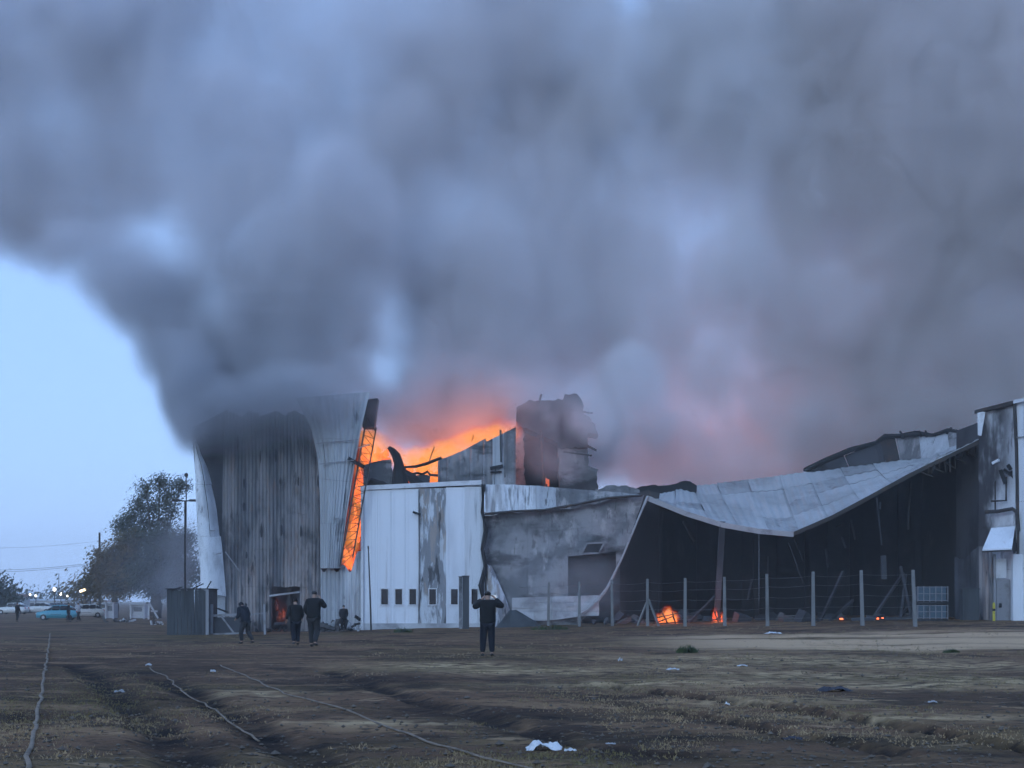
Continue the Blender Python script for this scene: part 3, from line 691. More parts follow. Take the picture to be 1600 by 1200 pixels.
MB().tube([at(1549, 783, 80.0), at(1572, 782, 79.3), at(1572, 745, 79.3)], .06, 6).build('pipe', M['steel'], tower)
MB().tube([at(1555, 752, 80), at(1555, 800, 80)], .04, 6).build('pipe', M['steel'], tower)
for px, py, w, h in ((1567, 745, 8, 22), (1574, 738, 12, 8), (1583, 745, 7, 18), (1577, 730, 5, 8)):
    MB().bar(at(px - w / 2, py - h / 2, YE + .25), at(px + w / 2, py + h / 2, YE + .25), .16).build('burnt_fixture', M['char'], tower)
MB().bar(at(1551, 724, 80.1), at(1561, 719, 79.8), .14).build('lamp_fitting', M['frame'], tower)
aw = empty('awning', at(1562, 845, YE)); aw.parent = tower; aw.location = Vector(aw.location) - Vector(tower.location)
MB().add([at(1549, 825, 79.7), at(1586, 822, 78.9), at(1581, 856, 77.3), at(1535, 858, 78.6), at(1549, 827, 79.7), at(1586, 824, 78.9), at(1581, 859, 77.3), at(1535, 861, 78.6)], [(0, 1, 2, 3), (7, 6, 5, 4), (0, 4, 5, 1), (1, 5, 6, 2), (2, 6, 7, 3), (3, 7, 4, 0)]).build('awning_sheet', M['white'], aw)
MB().add([at(1586, 825, 78.9), at(1581, 859, 77.3), at(1584, 866, 78.2), at(1589, 860, 78.9)], [(0, 1, 2, 3)]).build('awning_cheek', M['char'], aw)
MB().bar(at(1535, 862, 78.6), at(1581, 860, 77.35), .09).build('front_rail', M['steel'], aw)
p, q = at(1582, 866, YE - .3), at(1597, 976, YE - .3)
MB().box(((p.x + q.x) / 2, YE - .25, (p.z + q.z) / 2), (q.x - p.x, .3, p.z - q.z)).build('pilaster', M['white'], tower)
dr = empty('door', at(1567, 975, YE + .3)); dr.parent = tower; dr.location = Vector(dr.location) - Vector(tower.location)
p, q = at(1557, 905, YE + .1), at(1578, 975, YE + .1)
MB().box(((p.x + q.x) / 2, YE + .12, (p.z + q.z) / 2), (q.x - p.x, .08, p.z - q.z)).build('door_leaf', M['greymetal'], dr)
p, q = at(1554, 873, YE + .2), at(1572, 903, YE + .2)
MB().box(((p.x + q.x) / 2, YE + .18, (p.z + q.z) / 2), (q.x - p.x, .08, p.z - q.z)).build('transom_panel', M['frame'], dr)
MB().bar(at(1554, 866, YE + .05), at(1554, 976, YE + .05), .12).build('door_jamb', M['greymetal'], dr)
MB().box(at(1563, 946, YE), (.12, .1, .22)).build('door_handle', M['char'], dr)
MB().box((wx(1640, 82), 84.5, 5.2), (6.2, 8.0, 12.2)).build('core_wall', M['char_wall'], tower)
# low sooty lean-to between hall and tower
leanto = empty('corrugated_lean_to', at(1515, 975, 81)); tag(leanto, 'sooty corrugated screen wall beside the white end building', 'wall')
def Fle(u, v): return at(lerp(1493, 1549, u), lerp(lerp(868, 858, u) + 8 * math.sin(u * 7), 975, v), lerp(83.5, 80.4, u))
sheets(leanto, 'wall_sheet', Fle, cuts(6, .1), [0, 1], lambda i, j: M['char_wall'] if i < 4 else M['burnt'], nu=6, nv=4, pitch=1, amp=.06, jit=.03)
# ------------------------------------------------------------------ post-and-wire fence
fence = empty('wire_fence', (7.5, 85, gz(7.5, 85))); tag(fence, 'fence of pale concrete posts and slack wires in front of the burnt hall', 'fence')
heads = []
for k in range(-4, 7):
    x, y = 7.5 + 1.77 * k, 85 - 2.67 * k; z = gz(x, y); lx = random.uniform(-.07, .07)
    h = random.uniform(2.5, 2.72)
    if k == 6: lx = -.12
    a, b = Vector((x, y, z - .3)), Vector((x + lx, y, z + h))
    q = MB(); w0, w1 = .085, .065
    pts = [a + Vector((sx * w0, sy * w0, 0)) for sx, sy in ((-1, -1), (1, -1), (1, 1), (-1, 1))] + [b + Vector((sx * w1, sy * w1, 0)) for sx, sy in ((-1, -1), (1, -1), (1, 1), (-1, 1))]
    q.add(pts, [(3, 2, 1, 0), (4, 5, 6, 7), (0, 1, 5, 4), (1, 2, 6, 5), (2, 3, 7, 6), (3, 0, 4, 7)]).build('post', M['concrete'], fence)
    heads.append((a, b))
    if k in (0,):
        MB().bar((x + .05, y - .05, z + 1.5), (x + .62, y - .5, z - .1), .10).build('brace', M['concrete'], fence)
        MB().bar((x - .05, y + .05, z + 1.3), (x - .55, y + .5, z - .1), .10).build('brace', M['concrete'], fence)
for lvl in (.24, .42, .60, .78, .93):
    pts = []
    for (a, b), (c, d) in zip(heads, heads[1:]):
        p, r = a.lerp(b, lvl), c.lerp(d, lvl); s = random.uniform(.02, .10)
        for t in (0, .25, .5, .75): pts.append(p.lerp(r, t) - Vector((0, .08, s * math.sin(math.pi * t))))
    pts.append(heads[-1][0].lerp(heads[-1][1], lvl) - Vector((0, .08, 0)))
    MB().tube(pts, .006, 4).build('wire', M['wire'], fence)

# gate posts behind the standing man
for x0, x1, yt, lb in ((717, 722, 902, 'thin'), (722.5, 733, 901, 'wide')):
    p, q = at(x0, yt, 90), at(x1, 990, 90); g = gz(p.x, 90)
    o = empty('gate_post', ((p.x + q.x) / 2, 90, g)); m_ = M['grey'] if lb == 'thin' else M['dark']
    MB().box(((p.x + q.x) / 2, 90, (p.z + g - .2) / 2), (q.x - p.x, .3 if lb == 'wide' else .15, p.z - g + .2)).build('shaft', m_, o)
    MB().box(((p.x + q.x) / 2, 90, p.z + .03), ((q.x - p.x) + .04, .34 if lb == 'wide' else .19, .06)).build('cap', m_, o)
    tag(o, 'thin grey gate post touching the wide post behind the standing man' if lb == 'thin' else 'wide dark gate post left of the standing man', 'post')

# thin leaning mast before the white building
b = ground_point(580, 984); b.y = 92.5; b.x = wx(580, 92.5); b.z = gz(b.x, b.y)
o = empty('thin_mast', b)
MB().tube([b - Vector((0, 0, .2)), at(578, 920, 92.5), at(575.5, 856, 92.5)], [.06, .05, .035], 6).build('shaft', M['steel'], o)
MB().tube([at(575.5, 858, 92.5), at(575.2, 853, 92.5)], [.05, .05], 6).build('cap', M['steel'], o)
tag(o, 'thin black mast leaning in front of the white building', 'mast')

# dark shed-like kiosk with vertical boards, left
YC = 86.0
zc = gz(wx(296, YC), YC)
kiosk = empty('board_kiosk', (wx(296, YC), YC, zc)); tag(kiosk, 'dark kiosk of vertical boards left of the tall shed', 'kiosk')
x0, x1 = wx(262, YC), wx(325, YC); H = wz(921, YC) - zc
nb = 12
for k in range(nb):
    w = (x1 - x0) / nb; hh = H + random.uniform(-.10, .04); lean = random.uniform(-.02, .02)
    MB().box((x0 + w * (k + .5), YC + random.uniform(-.02, .02), zc + hh / 2 - .05), (w * .93, .05, hh + .1), m=Matrix.Rotation(lean, 3, 'Y')).build('board', M['dark'], kiosk)
for k in range(8):
    MB().box((x0 - .03, YC + .2 + k * .3, zc + H / 2), (.05, .28, H)).build('board', M['dark'], kiosk)
    MB().box((x1 + .03, YC + .2 + k * .3, zc + H / 2), (.05, .28, H)).build('board', M['dark'], kiosk)
MB().box(((x0 + x1) / 2, YC + 1.2, zc + H + .03), (x1 - x0 + .2, 2.7, .06)).build('roof', M['char_wall'], kiosk)
for a, b in (((300, 920), (318, 912)), ((270, 921), (285, 917)), ((322, 922), (330, 908))):
    MB().bar(at(*a, YC), at(*b, YC), .06).build('loose_batten', M['char'], kiosk)
MB().box((x1 - .02, YC - .08, zc + H / 2), (.16, .12, H + .06)).build('corner_post', M['greymetal'], kiosk)

# pale barred gate leaning beside it
YB = 86.5; zb = gz(wx(355, YB), YB)
gate = empty('barred_gate', (wx(356, YB), YB, zb)); tag(gate, 'pale metal gate with a diagonal brace beside the dark kiosk', 'gate')
def gp(px, py): return at(px, py, YB)
for a, b, w in (((331, 944), (331, 990), .14), ((333, 962), (374, 960), .13), ((333, 991), (384, 989), .10), ((346, 963), (366, 990), .09), ((413, 944), (414, 992), .12), ((383, 961), (412, 958), .06)):
    MB().bar(gp(*a), gp(*b), w).build('rail', M['greymetal'], gate)
MB().box(at(357, 977, YB + .1), (1.5, .03, .9)).build('infill_plate', M['char_wall'], gate)

# rubble heaps and scrap
def heap(name, label, px, py, Y, w, h, n, mat, cat='rubble'):
    b = at(px, py, Y); b.z = gz(b.x, Y); o = empty(name, b)
    for k in range(n):
        r = random.random(); s = random.uniform(.12, .45) * w / 1.6
        c = b + Vector((random.gauss(0, w / 3.2), random.uniform(-.3, .5), h * (1 - r) * random.random() + .06))
        m = Matrix.Rotation(random.uniform(0, 6), 3, Vector((random.uniform(-1, 1), random.uniform(-1, 1), 1)).normalized())
        MB().box(c, (s * random.uniform(.5, 1.8), s * random.uniform(.2, .8), s * random.uniform(.1, .5)), m=m).build('chunk', mat[k % len(mat)], o)
    tag(o, label, cat); return o
heap('rubble_heap', 'heap of scorched scrap against the foot of the pale sheets', 522, 985, 92.5, 2.4, .9, 22, [M['rubble'], M['char_wall'], M['paleburnt']])
heap('rubble_heap', 'tangle of pale and black scrap at the corner of the white building', 551, 985, 92, 1.2, 1.3, 18, [M['char'], M['paleburnt'], M['rubble'], M['frame']])
heap('rubble_heap', 'dark scrap piled on top of the barred gate', 360, 985, 87.5, 1.7, 1.9, 16, [M['char_wall'], M['rubble'], M['dark']])
heap('rubble_heap', 'low rubble in the doorway of the tall shed', 440, 985, 94, 2.0, .6, 14, [M['rubble'], M['char_wall']])
heap('rubble_heap', 'low charred rubble at the torn foot of the grey building', 985, 976, 93, 2.6, .5, 20, [M['char_wall'], M['rubble']])
heap('rubble_heap', 'pale broken blocks beside the dark kiosk', 245, 975, 120, 1.5, .3, 12, [M['pale_band'], M['rubble']])
heap('rubble_heap', 'scattered blocks at the foot of the left tree', 190, 972, 135, 2.2, .25, 14, [M['rubble'], M['pale_band']])
# sagging dark tarpaulin
tb = at(808, 978, 92); tb.z = gz(tb.x, 92)
mb = MB(); n = 14; vs_ = []; 
for j in range(9):
    for i in range(n + 1):
        u, v = i / n, j / 8; prof = poly([(0.0,), (.5,), (1.05,), (1.1,), (.85,), (.62,), (.42,), (0.0,)], u)[0]
        vs_.append(tb + Vector((lerp(-1.3, 1.55, u), lerp(-.7, .8, v), prof * math.sin(math.pi * v) ** .6 + .06 * mnoise.noise((u * 6, v * 5, 2)) - .05)))
mb.add(vs_, [(j * (n + 1) + i, j * (n + 1) + i + 1, (j + 1) * (n + 1) + i + 1, (j + 1) * (n + 1) + i) for j in range(8) for i in range(n)])
o = mb.build('tarpaulin', M['dark'], None, True); tag(o, 'dark tarpaulin slumped over a heap right of the standing man', 'tarpaulin')

# caged tanks and bollard by the hall's right end
for k, (yt, yb) in enumerate(((916, 943), (945, 973))):
    Y = 80.5; p, q = at(1434, yt, Y), at(1481, yb, Y); g = gz(p.x, Y)
    zb_, zt = q.z, p.z
    if k == 1: zb_ = g + .02
    o = empty('caged_tank', ((p.x + q.x) / 2, Y, zb_)); tag(o, ('upper' if k == 0 else 'lower') + ' blue tank in a wire cage, ' + ('on top of' if k == 0 else 'beneath') + ' another by the fence end', 'tank', 'caged tanks by the fence end')
    cx, w, hh = (p.x + q.x) / 2, q.x - p.x, zt - zb_
    MB().box((cx, Y + .55, zb_ + .12 + (hh - .12) / 2), (w - .12, .95, hh - .16)).build('tank_body', M['tank'], o)
    MB().box((cx, Y + .55, zb_ + .05), (w, 1.08, .10)).build('pallet', M['char_wall'], o)
    for i in range(6): MB().bar((p.x + w * i / 5, Y, zb_ + .1), (p.x + w * i / 5, Y, zt), .035).build('cage_bar', M['greymetal'], o)
    for i in range(3): MB().bar((p.x, Y - .03, zb_ + .16 + (hh - .2) * i / 2), (q.x, Y - .03, zb_ + .16 + (hh - .2) * i / 2), .03).build('cage_bar', M['greymetal'], o)
bx_ = at(1553, 975, 77); g = gz(bx_.x, 77)
o = empty('bollard', (bx_.x, 77, g))
MB().tube([(bx_.x, 77, g - .1), (bx_.x, 77, g + .85), (bx_.x, 77, g + .93)], [.07, .07, .03], 8).build('shaft', M['yellow'], o)
MB().tube([(bx_.x, 77, g + .5), (bx_.x, 77, g + .62)], [.075, .075], 8).build('band', M['char'], o)
tag(o, 'short yellow bollard beside the door of the white end building', 'bollard')
bx_ = at(1512, 975, 80); g = gz(bx_.x, 80)
o = MB().box((bx_.x + .1, 80, g + .8), (.85, .5, 1.6)).box((bx_.x + .1, 80, g + 1.63), (.93, .58, .06)).build('metal_cabinet', M['dark']); tag(o, 'dark cabinet standing before the sooty lean-to', 'cabinet')

# ------------------------------------------------------------------ people
def skinned(name, pts, edges, rad, mat, parent, sub=2, bevel=None):
    me = bpy.data.meshes.new(name); me.from_pydata([Vector(p) for p in pts], edges, [])
    o = bpy.data.objects.new(name, me); col.objects.link(o)
    o.modifiers.new('Skin', 'SKIN'); s = o.modifiers.new('Sub', 'SUBSURF'); s.levels = s.render_levels = sub
    for i, d in enumerate(me.skin_vertices[0].data):
        r = rad[i]; d.radius = r if isinstance(r, (tuple, list)) else (r, r); d.use_root = (i == 0)
    dg = bpy.context.evaluated_depsgraph_get(); ev = o.evaluated_get(dg)
    m2 = bpy.data.meshes.new_from_object(ev); m2.materials.clear(); m2.materials.append(mat)
    for p in m2.polygons: p.use_smooth = True
    bpy.data.objects.remove(o); bpy.data.meshes.remove(me)
    o = bpy.data.objects.new(name, m2); col.objects.link(o); o.parent = parent; return o
def person(label, loc, height, yaw, pose, top, legs, hood=False, phone=False, bag=False, detail=True):
    """faces local +Y.  pose holds joints on a 1.75 m figure: arms (elbow, wrist) and legs (knee, ankle) left and right"""
    root = empty('person', loc, yaw); root.scale = (height / 1.75,) * 3; tag(root, label, 'person')
    P = dict(pelvis=(0, 0, .95), waist=(0, 0, 1.10), chest=(0, .01, 1.28), base=(0, .0, 1.44), neck=(0, .01, 1.51), jaw=(0, .035, 1.58), crown=(0, .02, 1.67))
    ln = pose.get('lean', (0, 0))
    for k in ('waist', 'chest', 'base', 'neck', 'jaw', 'crown'):
        x, y, z = P[k]; t = (z - .95) / .7; P[k] = (x + ln[0] * t, y + ln[1] * t, z)
    if 'head' in pose:
        hx, hy, hz = pose['head']
        P['jaw'] = tuple(Vector(P['jaw']) + Vector((hx, hy, hz)) * .5); P['crown'] = tuple(Vector(P['crown']) + Vector((hx, hy, hz)))
    pts, ed, rad = [], [], []
    ix = {}
    def add(k, p, r, par=None):
        ix[k] = len(pts); pts.append(p); rad.append(r)
        if par is not None: ed.append((ix[par], ix[k]))
    add('pelvis', P['pelvis'], (.15, .11)); add('waist', P['waist'], (.13, .095), 'pelvis'); add('chest', P['chest'], (.15, .105), 'waist')
    add('base', P['base'], (.085, .075), 'chest'); add('neck', P['neck'], .055, 'base'); add('jaw', P['jaw'], (.070, .085), 'neck'); add('crown', P['crown'], (.078, .095), 'jaw')
    add('nose', tuple(Vector(P['jaw']) + Vector((0, .125, .03))), .014, 'jaw')
    sh = {}
    for s, S in ((-1, 'l'), (1, 'r')):
        e, w = pose['arm_' + S]; a = (P['base'][0] + s * .185, P['base'][1], P['base'][2] - .03); sh[S] = a
        add('sh' + S, a, .062, 'base'); add('el' + S, e, .042, 'sh' + S); add('wr' + S, w, .028, 'el' + S)
        d = (Vector(w) - Vector(e)).normalized(); palm = Vector(w) + d * .08
        side = d.cross(Vector((0, 0, 1)) if abs(d.z) < .8 else Vector((0, 1, 0))).normalized()
        add('pa' + S, tuple(palm), (.036, .020), 'wr' + S)
        if detail:
            curl = d.cross(side)
            for f in range(4):
                b = palm + side * (f - 1.5) * .021; L_ = (.075, .085, .08, .062)[f]
                add(f'f{f}{S}', tuple(b + d * L_ * .55), .009, 'pa' + S); add(f'g{f}{S}', tuple(b + d * L_ * .85 + curl * .03), .008, f'f{f}{S}')
            add('t' + S, tuple(Vector(w) + d * .045 + side * .055), .011, 'wr' + S); add('u' + S, tuple(Vector(w) + d * .085 + side * .068), .010, 't' + S)
        k, an = pose['leg_' + S]
        add('hp' + S, (s * .095, 0, .88), .092, 'pelvis'); add('kn' + S, k, .058, 'hp' + S); add('an' + S, an, .038, 'kn' + S)
        add('to' + S, (an[0] + s * .02, an[1] + .15, max(.03, an[2] - .055)), .03, 'an' + S)
    skinned('body', pts, ed, rad, M['skin'], root, 2)
    # jacket
    pts, ed, rad, ix = [], [], [], {}
    add('hem', (0, 0, .84), (.245, .19)); add('pelvis', (P['pelvis'][0], 0, .98), (.235, .185), 'hem'); add('waist', P['waist'], (.225, .18), 'pelvis'); add('chest', P['chest'], (.245, .19), 'waist'); add('base', P['base'], (.14, .12), 'chest')
    add('collar', tuple(Vector(P['neck']) - Vector((0, 0, .01))), .082, 'base')
    for S in 'lr':
        e, w = pose['arm_' + S]
        add('s' + S, sh[S], .102, 'base'); add('e' + S, e, .082, 's' + S); add('w' + S, tuple(Vector(w) - (Vector(w) - Vector(e)) * .06), .06, 'e' + S)
    skinned('jacket', pts, ed, rad, top, root, 2)
    pts, ed, rad, ix = [], [], [], {}
    add('pelvis', (0, 0, .93), (.165, .125))
    for s, S in ((-1, 'l'), (1, 'r')):
        k, an = pose['leg_' + S]
        add('h' + S, (s * .095, 0, .84), .118, 'pelvis'); add('k' + S, k, .10, 'h' + S); add('a' + S, (an[0], an[1], an[2] + .02), .074, 'k' + S)
    skinned('trousers', pts, ed, rad, legs, root, 2)
    for s, S in ((-1, 'l'), (1, 'r')):
        k, an = pose['leg_' + S]
        skinned('shoe', [(an[0], an[1] - .05, max(.045, an[2] - .035)), (an[0], an[1] + .05, max(.045, an[2] - .035)), (an[0] + s * .02, an[1] + .17, max(.038, an[2] - .05))], [(0, 1), (1, 2)], [(.048, .045), (.052, .048), (.045, .036)], M['shoe'], root, 1)
    c = Vector(P['crown']); j = Vector(P['jaw'])
    if hood: skinned('hood', [tuple(j + Vector((0, -.03, -.06))), tuple(j + Vector((0, -.02, .02))), tuple(c + Vector((0, -.01, .01)))], [(0, 1), (1, 2)], [.11, .115, .105], top, root, 2)
    else: skinned('hair', [tuple(j + Vector((0, -.035, .03))), tuple(c + Vector((0, -.015, -.01))), tuple(c + Vector((0, .03, .035)))], [(0, 1), (1, 2)], [.085, .105, .075], M['hair'], root, 2)
    if phone:
        w = Vector(pose['arm_r'][1]); v = Vector(pose['arm_l'][1]); m = (w + v) / 2
        ph = empty('mobile_phone', (0, 0, 0)); ph.parent = None
        mw = Matrix.Translation(Vector(loc)) @ Matrix.Rotation(yaw, 4, 'Z') @ Matrix.Scale(height / 1.75, 4)
        c_ = mw @ phone_at
        ph.location = c_
        MB().box(c_, (.15, .012, .085)).build('case', M['phone'], ph); MB().box(c_ + Vector((0, -.0075, 0)), (.135, .003, .072)).build('screen', M['phone_screen'], ph)
        tag(ph, 'small lit phone held up by the man standing alone', 'phone')
    return root
M['phone_screen'] = emitter('phone_screen', (.75, .85, 1.0), .3)
legs_stand = dict(leg_l=((-.11, .02, .49), (-.125, 0, .085)), leg_r=((.11, .02, .49), (.125, .01, .085)))
# lone man photographing the fire, arms raised
phone_at = Vector((.17, .30, 1.59))
gp_ = ground_point(762, 1026)
person('man in black standing alone on the field, arms raised to his phone', gp_, 1.78, 0.03,
       dict(arm_l=((-.37, .05, 1.30), (-.15, .20, 1.53)), arm_r=((.41, .07, 1.33), (.19, .20, 1.55)), leg_l=((-.12, .02, .49), (-.135, 0, .085)), leg_r=((.10, .02, .49), (.115, .01, .085))), M['cloth_black'], M['cloth_navy'], phone=True)
gp_ = ground_point(384, 1006)
person('stooped person in dark jacket walking left of the pair', gp_, 1.72, .9,
       dict(lean=(.04, .30), head=(0, .06, -.02), arm_l=((-.27, .12, 1.14), (-.22, .32, 1.02)), arm_r=((.29, .10, 1.15), (.24, .34, 1.08)), leg_l=((-.11, .16, .50), (-.12, .10, .085)), leg_r=((.11, .0, .49), (.12, -.30, .12))), M['cloth_navy'], M['cloth_grey'], hood=True)
gp_ = ground_point(462, 1008)
person('person in dark clothes walking, left one of the pair', gp_, 1.72, .35,
       dict(lean=(0, .08), arm_l=((-.30, -.08, 1.18), (-.33, .05, .95)), arm_r=((.27, .05, 1.16), (.25, .18, .98)), leg_l=((-.10, .0, .49), (-.11, -.22, .12)), leg_r=((.10, .14, .50), (.11, .14, .085))), M['cloth_black'], M['cloth_navy'])
gp_ = ground_point(490, 1011)
person('taller person in dark jacket with hand raised to the head, right one of the pair', gp_, 1.88, -.25,
       dict(lean=(0, .05), arm_l=((-.29, .02, 1.17), (-.24, .16, .98)), arm_r=((.36, .10, 1.22), (.14, .20, 1.50)), leg_l=((-.11, .10, .50), (-.12, .12, .085)), leg_r=((.11, .02, .49), (.13, -.24, .13))), M['cloth_black'], M['cloth_grey'])
b = at(537, 985, 91); b.z = gz(b.x, 91)
person('small figure in black standing near the corner of the white building', b, 1.6, .2,
       dict(arm_l=((-.24, .02, 1.16), (-.20, .12, .95)), arm_r=((.24, .02, 1.16), (.20, .12, .95)), **legs_stand), M['cloth_black'], M['cloth_black'], detail=False)

# ------------------------------------------------------------------ cars on the far street
def car(label, px, Y, length, heading, paint, name='parked_car', lit=False):
    b = Vector((wx(px, Y), Y, gz(wx(px, Y), Y))); s = length / 3.9
    root = empty(name, b); tag(root, label, 'car')
    c, sn = math.cos(heading), math.sin(heading)
    def W(x, y, z): return b + Vector((x * c - y * sn, x * sn + y * c, z)) * s
    def loft(sec, name, mat, par=root):     # sections: (x, zlow, zhigh, halfwidth_low, halfwidth_high)
        mb = MB(); V, F = [], []
        for x, zl, zh, wl_, wh in sec:
            V += [W(x, -wl_, zl), W(x, -wl_ * 1.02, (zl + zh) / 2), W(x, -wh, zh), W(x, wh, zh), W(x, wl_ * 1.02, (zl + zh) / 2), W(x, wl_, zl)]
        for i in range(len(sec) - 1):
            for k in range(6): F.append((i * 6 + k, i * 6 + (k + 1) % 6, (i + 1) * 6 + (k + 1) % 6, (i + 1) * 6 + k))
        F += [tuple(range(6)), tuple(range(len(V) - 6, len(V)))]
        return mb.add(V, F).build(name, mat, par, True)
    body = loft([(-1.93, .38, .62, .70, .62), (-1.85, .25, .78, .78, .70), (-1.2, .20, .90, .83, .78), (-.75, .20, .95, .84, .80), (.3, .20, .96, .84, .80), (1.3, .22, .98, .83, .78), (1.78, .28, .95, .79, .72), (1.93, .40, .80, .72, .66)], 'body', paint)
    loft([(-.95, .94, .96, .76, .74), (-.35, .95, 1.40, .76, .60), (.9, .96, 1.44, .76, .61), (1.45, .97, 1.22, .74, .62), (1.72, .95, .99, .70, .66)], 'windows', M['glass'])
    loft([(-.38, 1.38, 1.43, .62, .58), (.3, 1.42, 1.48, .63, .58), (.95, 1.41, 1.47, .63, .58), (1.42, 1.22, 1.30, .63, .58)], 'roof', paint)
    for x in (-.42, .35, 1.08):
        for y in (-1, 1): MB().bar(W(x - .03, y * .775, .95), W(x + .02, y * .635, 1.42), .06 * s).build('pillar', paint, root)
    for x in (-1.22, 1.22):
        for y in (-1, 1):
            wh = empty('wheel', (0, 0, 0)); wh.parent = root; wh.location = W(x, y * .76, .29) - b
            MB().tube([W(x, y * .68, .29), W(x, y * .70, .29), W(x, y * .85, .29), W(x, y * .87, .29)], [.24 * s, .29 * s, .29 * s, .24 * s], 14).build('tyre', M['tyre'], wh)
            MB().tube([W(x, y * .83, .29), W(x, y * .885, .29)], [.17 * s, .15 * s], 10).build('rim', M['rim'], wh)
    for y in (-.58, .58):
        MB().box(W(-1.90, y, .66), (.10 * s, .26 * s, .14 * s), rz=heading).build('headlight', M['lamp_lit'] if lit else M['frame'], root)
        MB().box(W(1.90, y, .80), (.10 * s, .22 * s, .22 * s), rz=heading).build('tail_light', M['red'], root)
    MB().box(W(0, -.85, .58), (1.0 * s, .02 * s, .03 * s), rz=heading).build('door_trim', M['tyre'], root)
    return root
car('teal hatchback parked side-on at the end of the far street', 90, 150, 3.9, .12, M['teal'])
car('pale car half hidden behind the teal hatchback', 133, 172, 4.0, .4, M['pale_car'])
car('white car in the far row, near the low white shop', 60, 235, 4.2, .1, M['pale_car'])
car('white car at the left edge of the far row', 20, 215, 4.2, -.1, M['pale_car'])
car('silver car in the far row with its headlights on', 86, 260, 4.2, 1.2, M['rim'], lit=True)
for px, py, Y, lb, c_, l_ in ((27, 972, 140, 'distant person in dark clothes on the left of the street', M['cloth_black'], M['cloth_grey']), (107, 973, 138, 'distant person in dark clothes behind the teal hatchback', M['cloth_black'], M['cloth_navy']), (123, 972, 140, 'distant person in a pale top right of the teal hatchback', M['pale_band'], M['cloth_grey'])):
    b = Vector((wx(px, Y), Y, gz(wx(px, Y), Y)))
    person(lb, b, 1.75, random.uniform(-2, 2), dict(arm_l=((-.26, .02, 1.16), (-.24, .12, .92)), arm_r=((.26, .02, 1.16), (.24, .12, .92)), leg_l=((-.10, .08, .49), (-.11, .10, .085)), leg_r=((.10, .02, .49), (.11, -.16, .10))), c_, l_, detail=False)

# far low buildings
def far_house(label, x0, x1, ytop, Y, wall, roof, nwin):
    g = gz(wx(x0, Y), Y); a, b = wx(x0, Y), wx(x1, Y); H = wz(ytop, Y) - g
    o = empty('low_building', ((a + b) / 2, Y, g)); tag(o, label, 'building')
    MB().box(((a + b) / 2, Y + 3, g + H * .42), (b - a, 6, H * .84)).build('wall', wall, o)
    MB().add([(a - .4, Y - .4, g + H * .84), (b + .4, Y - .4, g + H * .84), (b + .4, Y + 6.4, g + H * .84), (a - .4, Y + 6.4, g + H * .84), (a - .2, Y + 3, g + H), (b + .2, Y + 3, g + H)], [(0, 1, 5, 4), (2, 3, 4, 5), (0, 4, 3), (1, 2, 5), (0, 3, 2, 1)]).build('roof', roof, o)
    for k in range(nwin):
        x = lerp(a, b, (k + .5) / nwin); MB().box((x, Y - .02, g + H * .42), (1.2, .06, H * .38)).build('window', M['glass'], o)
far_house('low white shop with a tin roof at the far left', -20, 30, 928, 270, M['bluewhite'], M['redroof'], 5)
far_house('long low pale building behind the far row of cars', 36, 118, 936, 330, M['bluewhite'], M['bluewhite'], 8)
far_house('pale low wall and sheds right of the far street', 128, 170, 938, 300, M['pale_band'], M['redroof'], 3)

# white kiosk stalls under the trees
for a, b, yt, lb in ((205, 226, 944, 'small white stall under the trees'), (166, 178, 942, 'narrow white stall left under the trees')):
    Y = 160.0; g = gz(wx(a, Y), Y); p, q = wx(a, Y), wx(b, Y); H = wz(yt, Y) - g
    o = empty('white_stall', ((p + q) / 2, Y, g)); tag(o, lb, 'stall')
    MB().box(((p + q) / 2, Y + .8, g + H * .5), (q - p, 1.6, H * .9)).build('panel', M['bluewhite'], o)
    MB().box(((p + q) / 2, Y + .7, g + H), (q - p + .3, 2.2, .08)).build('roof', M['bluewhite'], o)
    MB().box(((p + q) / 2, Y - .02, g + H * .65), ((q - p) * .6, .05, H * .3)).build('hatch', M['farwall'], o)
    for px_ in (p, q): MB().box((px_, Y - .3, g + H / 2), (.12, .12, H)).build('post', M['bluewhite'], o)
Y = 155.0; g = gz(wx(241, Y), Y); o = empty('leaning_frame', (wx(241, Y), Y, g)); tag(o, 'white leaning frame beneath the tall tree', 'frame')
for a, b in (((233, 942), (232, 968)), ((233, 942), (247, 966)), ((236, 955), (246, 955))): MB().bar(at(*a, Y), Vector((at(*b, Y).x, Y, max(g, at(*b, Y).z))), .16).build('strut', M['bluewhite'], o)

# ------------------------------------------------------------------ poles, lamps and wires
def pole(name, label, px, ytop, Y, r, mat, cat, head=None, dx=0):
    b = Vector((wx(px, Y), Y, gz(wx(px, Y), Y))); t = at(px + dx, ytop, Y)
    o = empty(name, b); tag(o, label, cat)
    MB().tube([b - Vector((0, 0, .3)), b.lerp(t, .5), t], [r, r * .85, r * .7], 7).build('shaft', mat, o)
    if head: head(o, t)
    return o
def crossarm(o, t):
    MB().bar(t + Vector((-.9, 0, -.5)), t + Vector((.9, 0, -.5)), .12).build('crossarm', M['wood'], o)
    for x in (-.8, 0, .8): MB().tube([t + Vector((x, 0, -.44)), t + Vector((x, 0, -.24))], [.06, .05], 6).build('insulator', M['frame'], o)
pole('utility_pole', 'dark utility pole rising left of the trees', 155.5, 832, 175, .16, M['wood'], 'pole')
def lamp_head(o, t): 
    MB().bar(t + Vector((.35, 0, .0)), t + Vector((-.45, 0, .08)), .10).build('arm', M['steel'], o)
    MB().box(t + Vector((-.45, 0, .05)), (.75, .3, .14)).build('lamp_head', M['steel'], o)
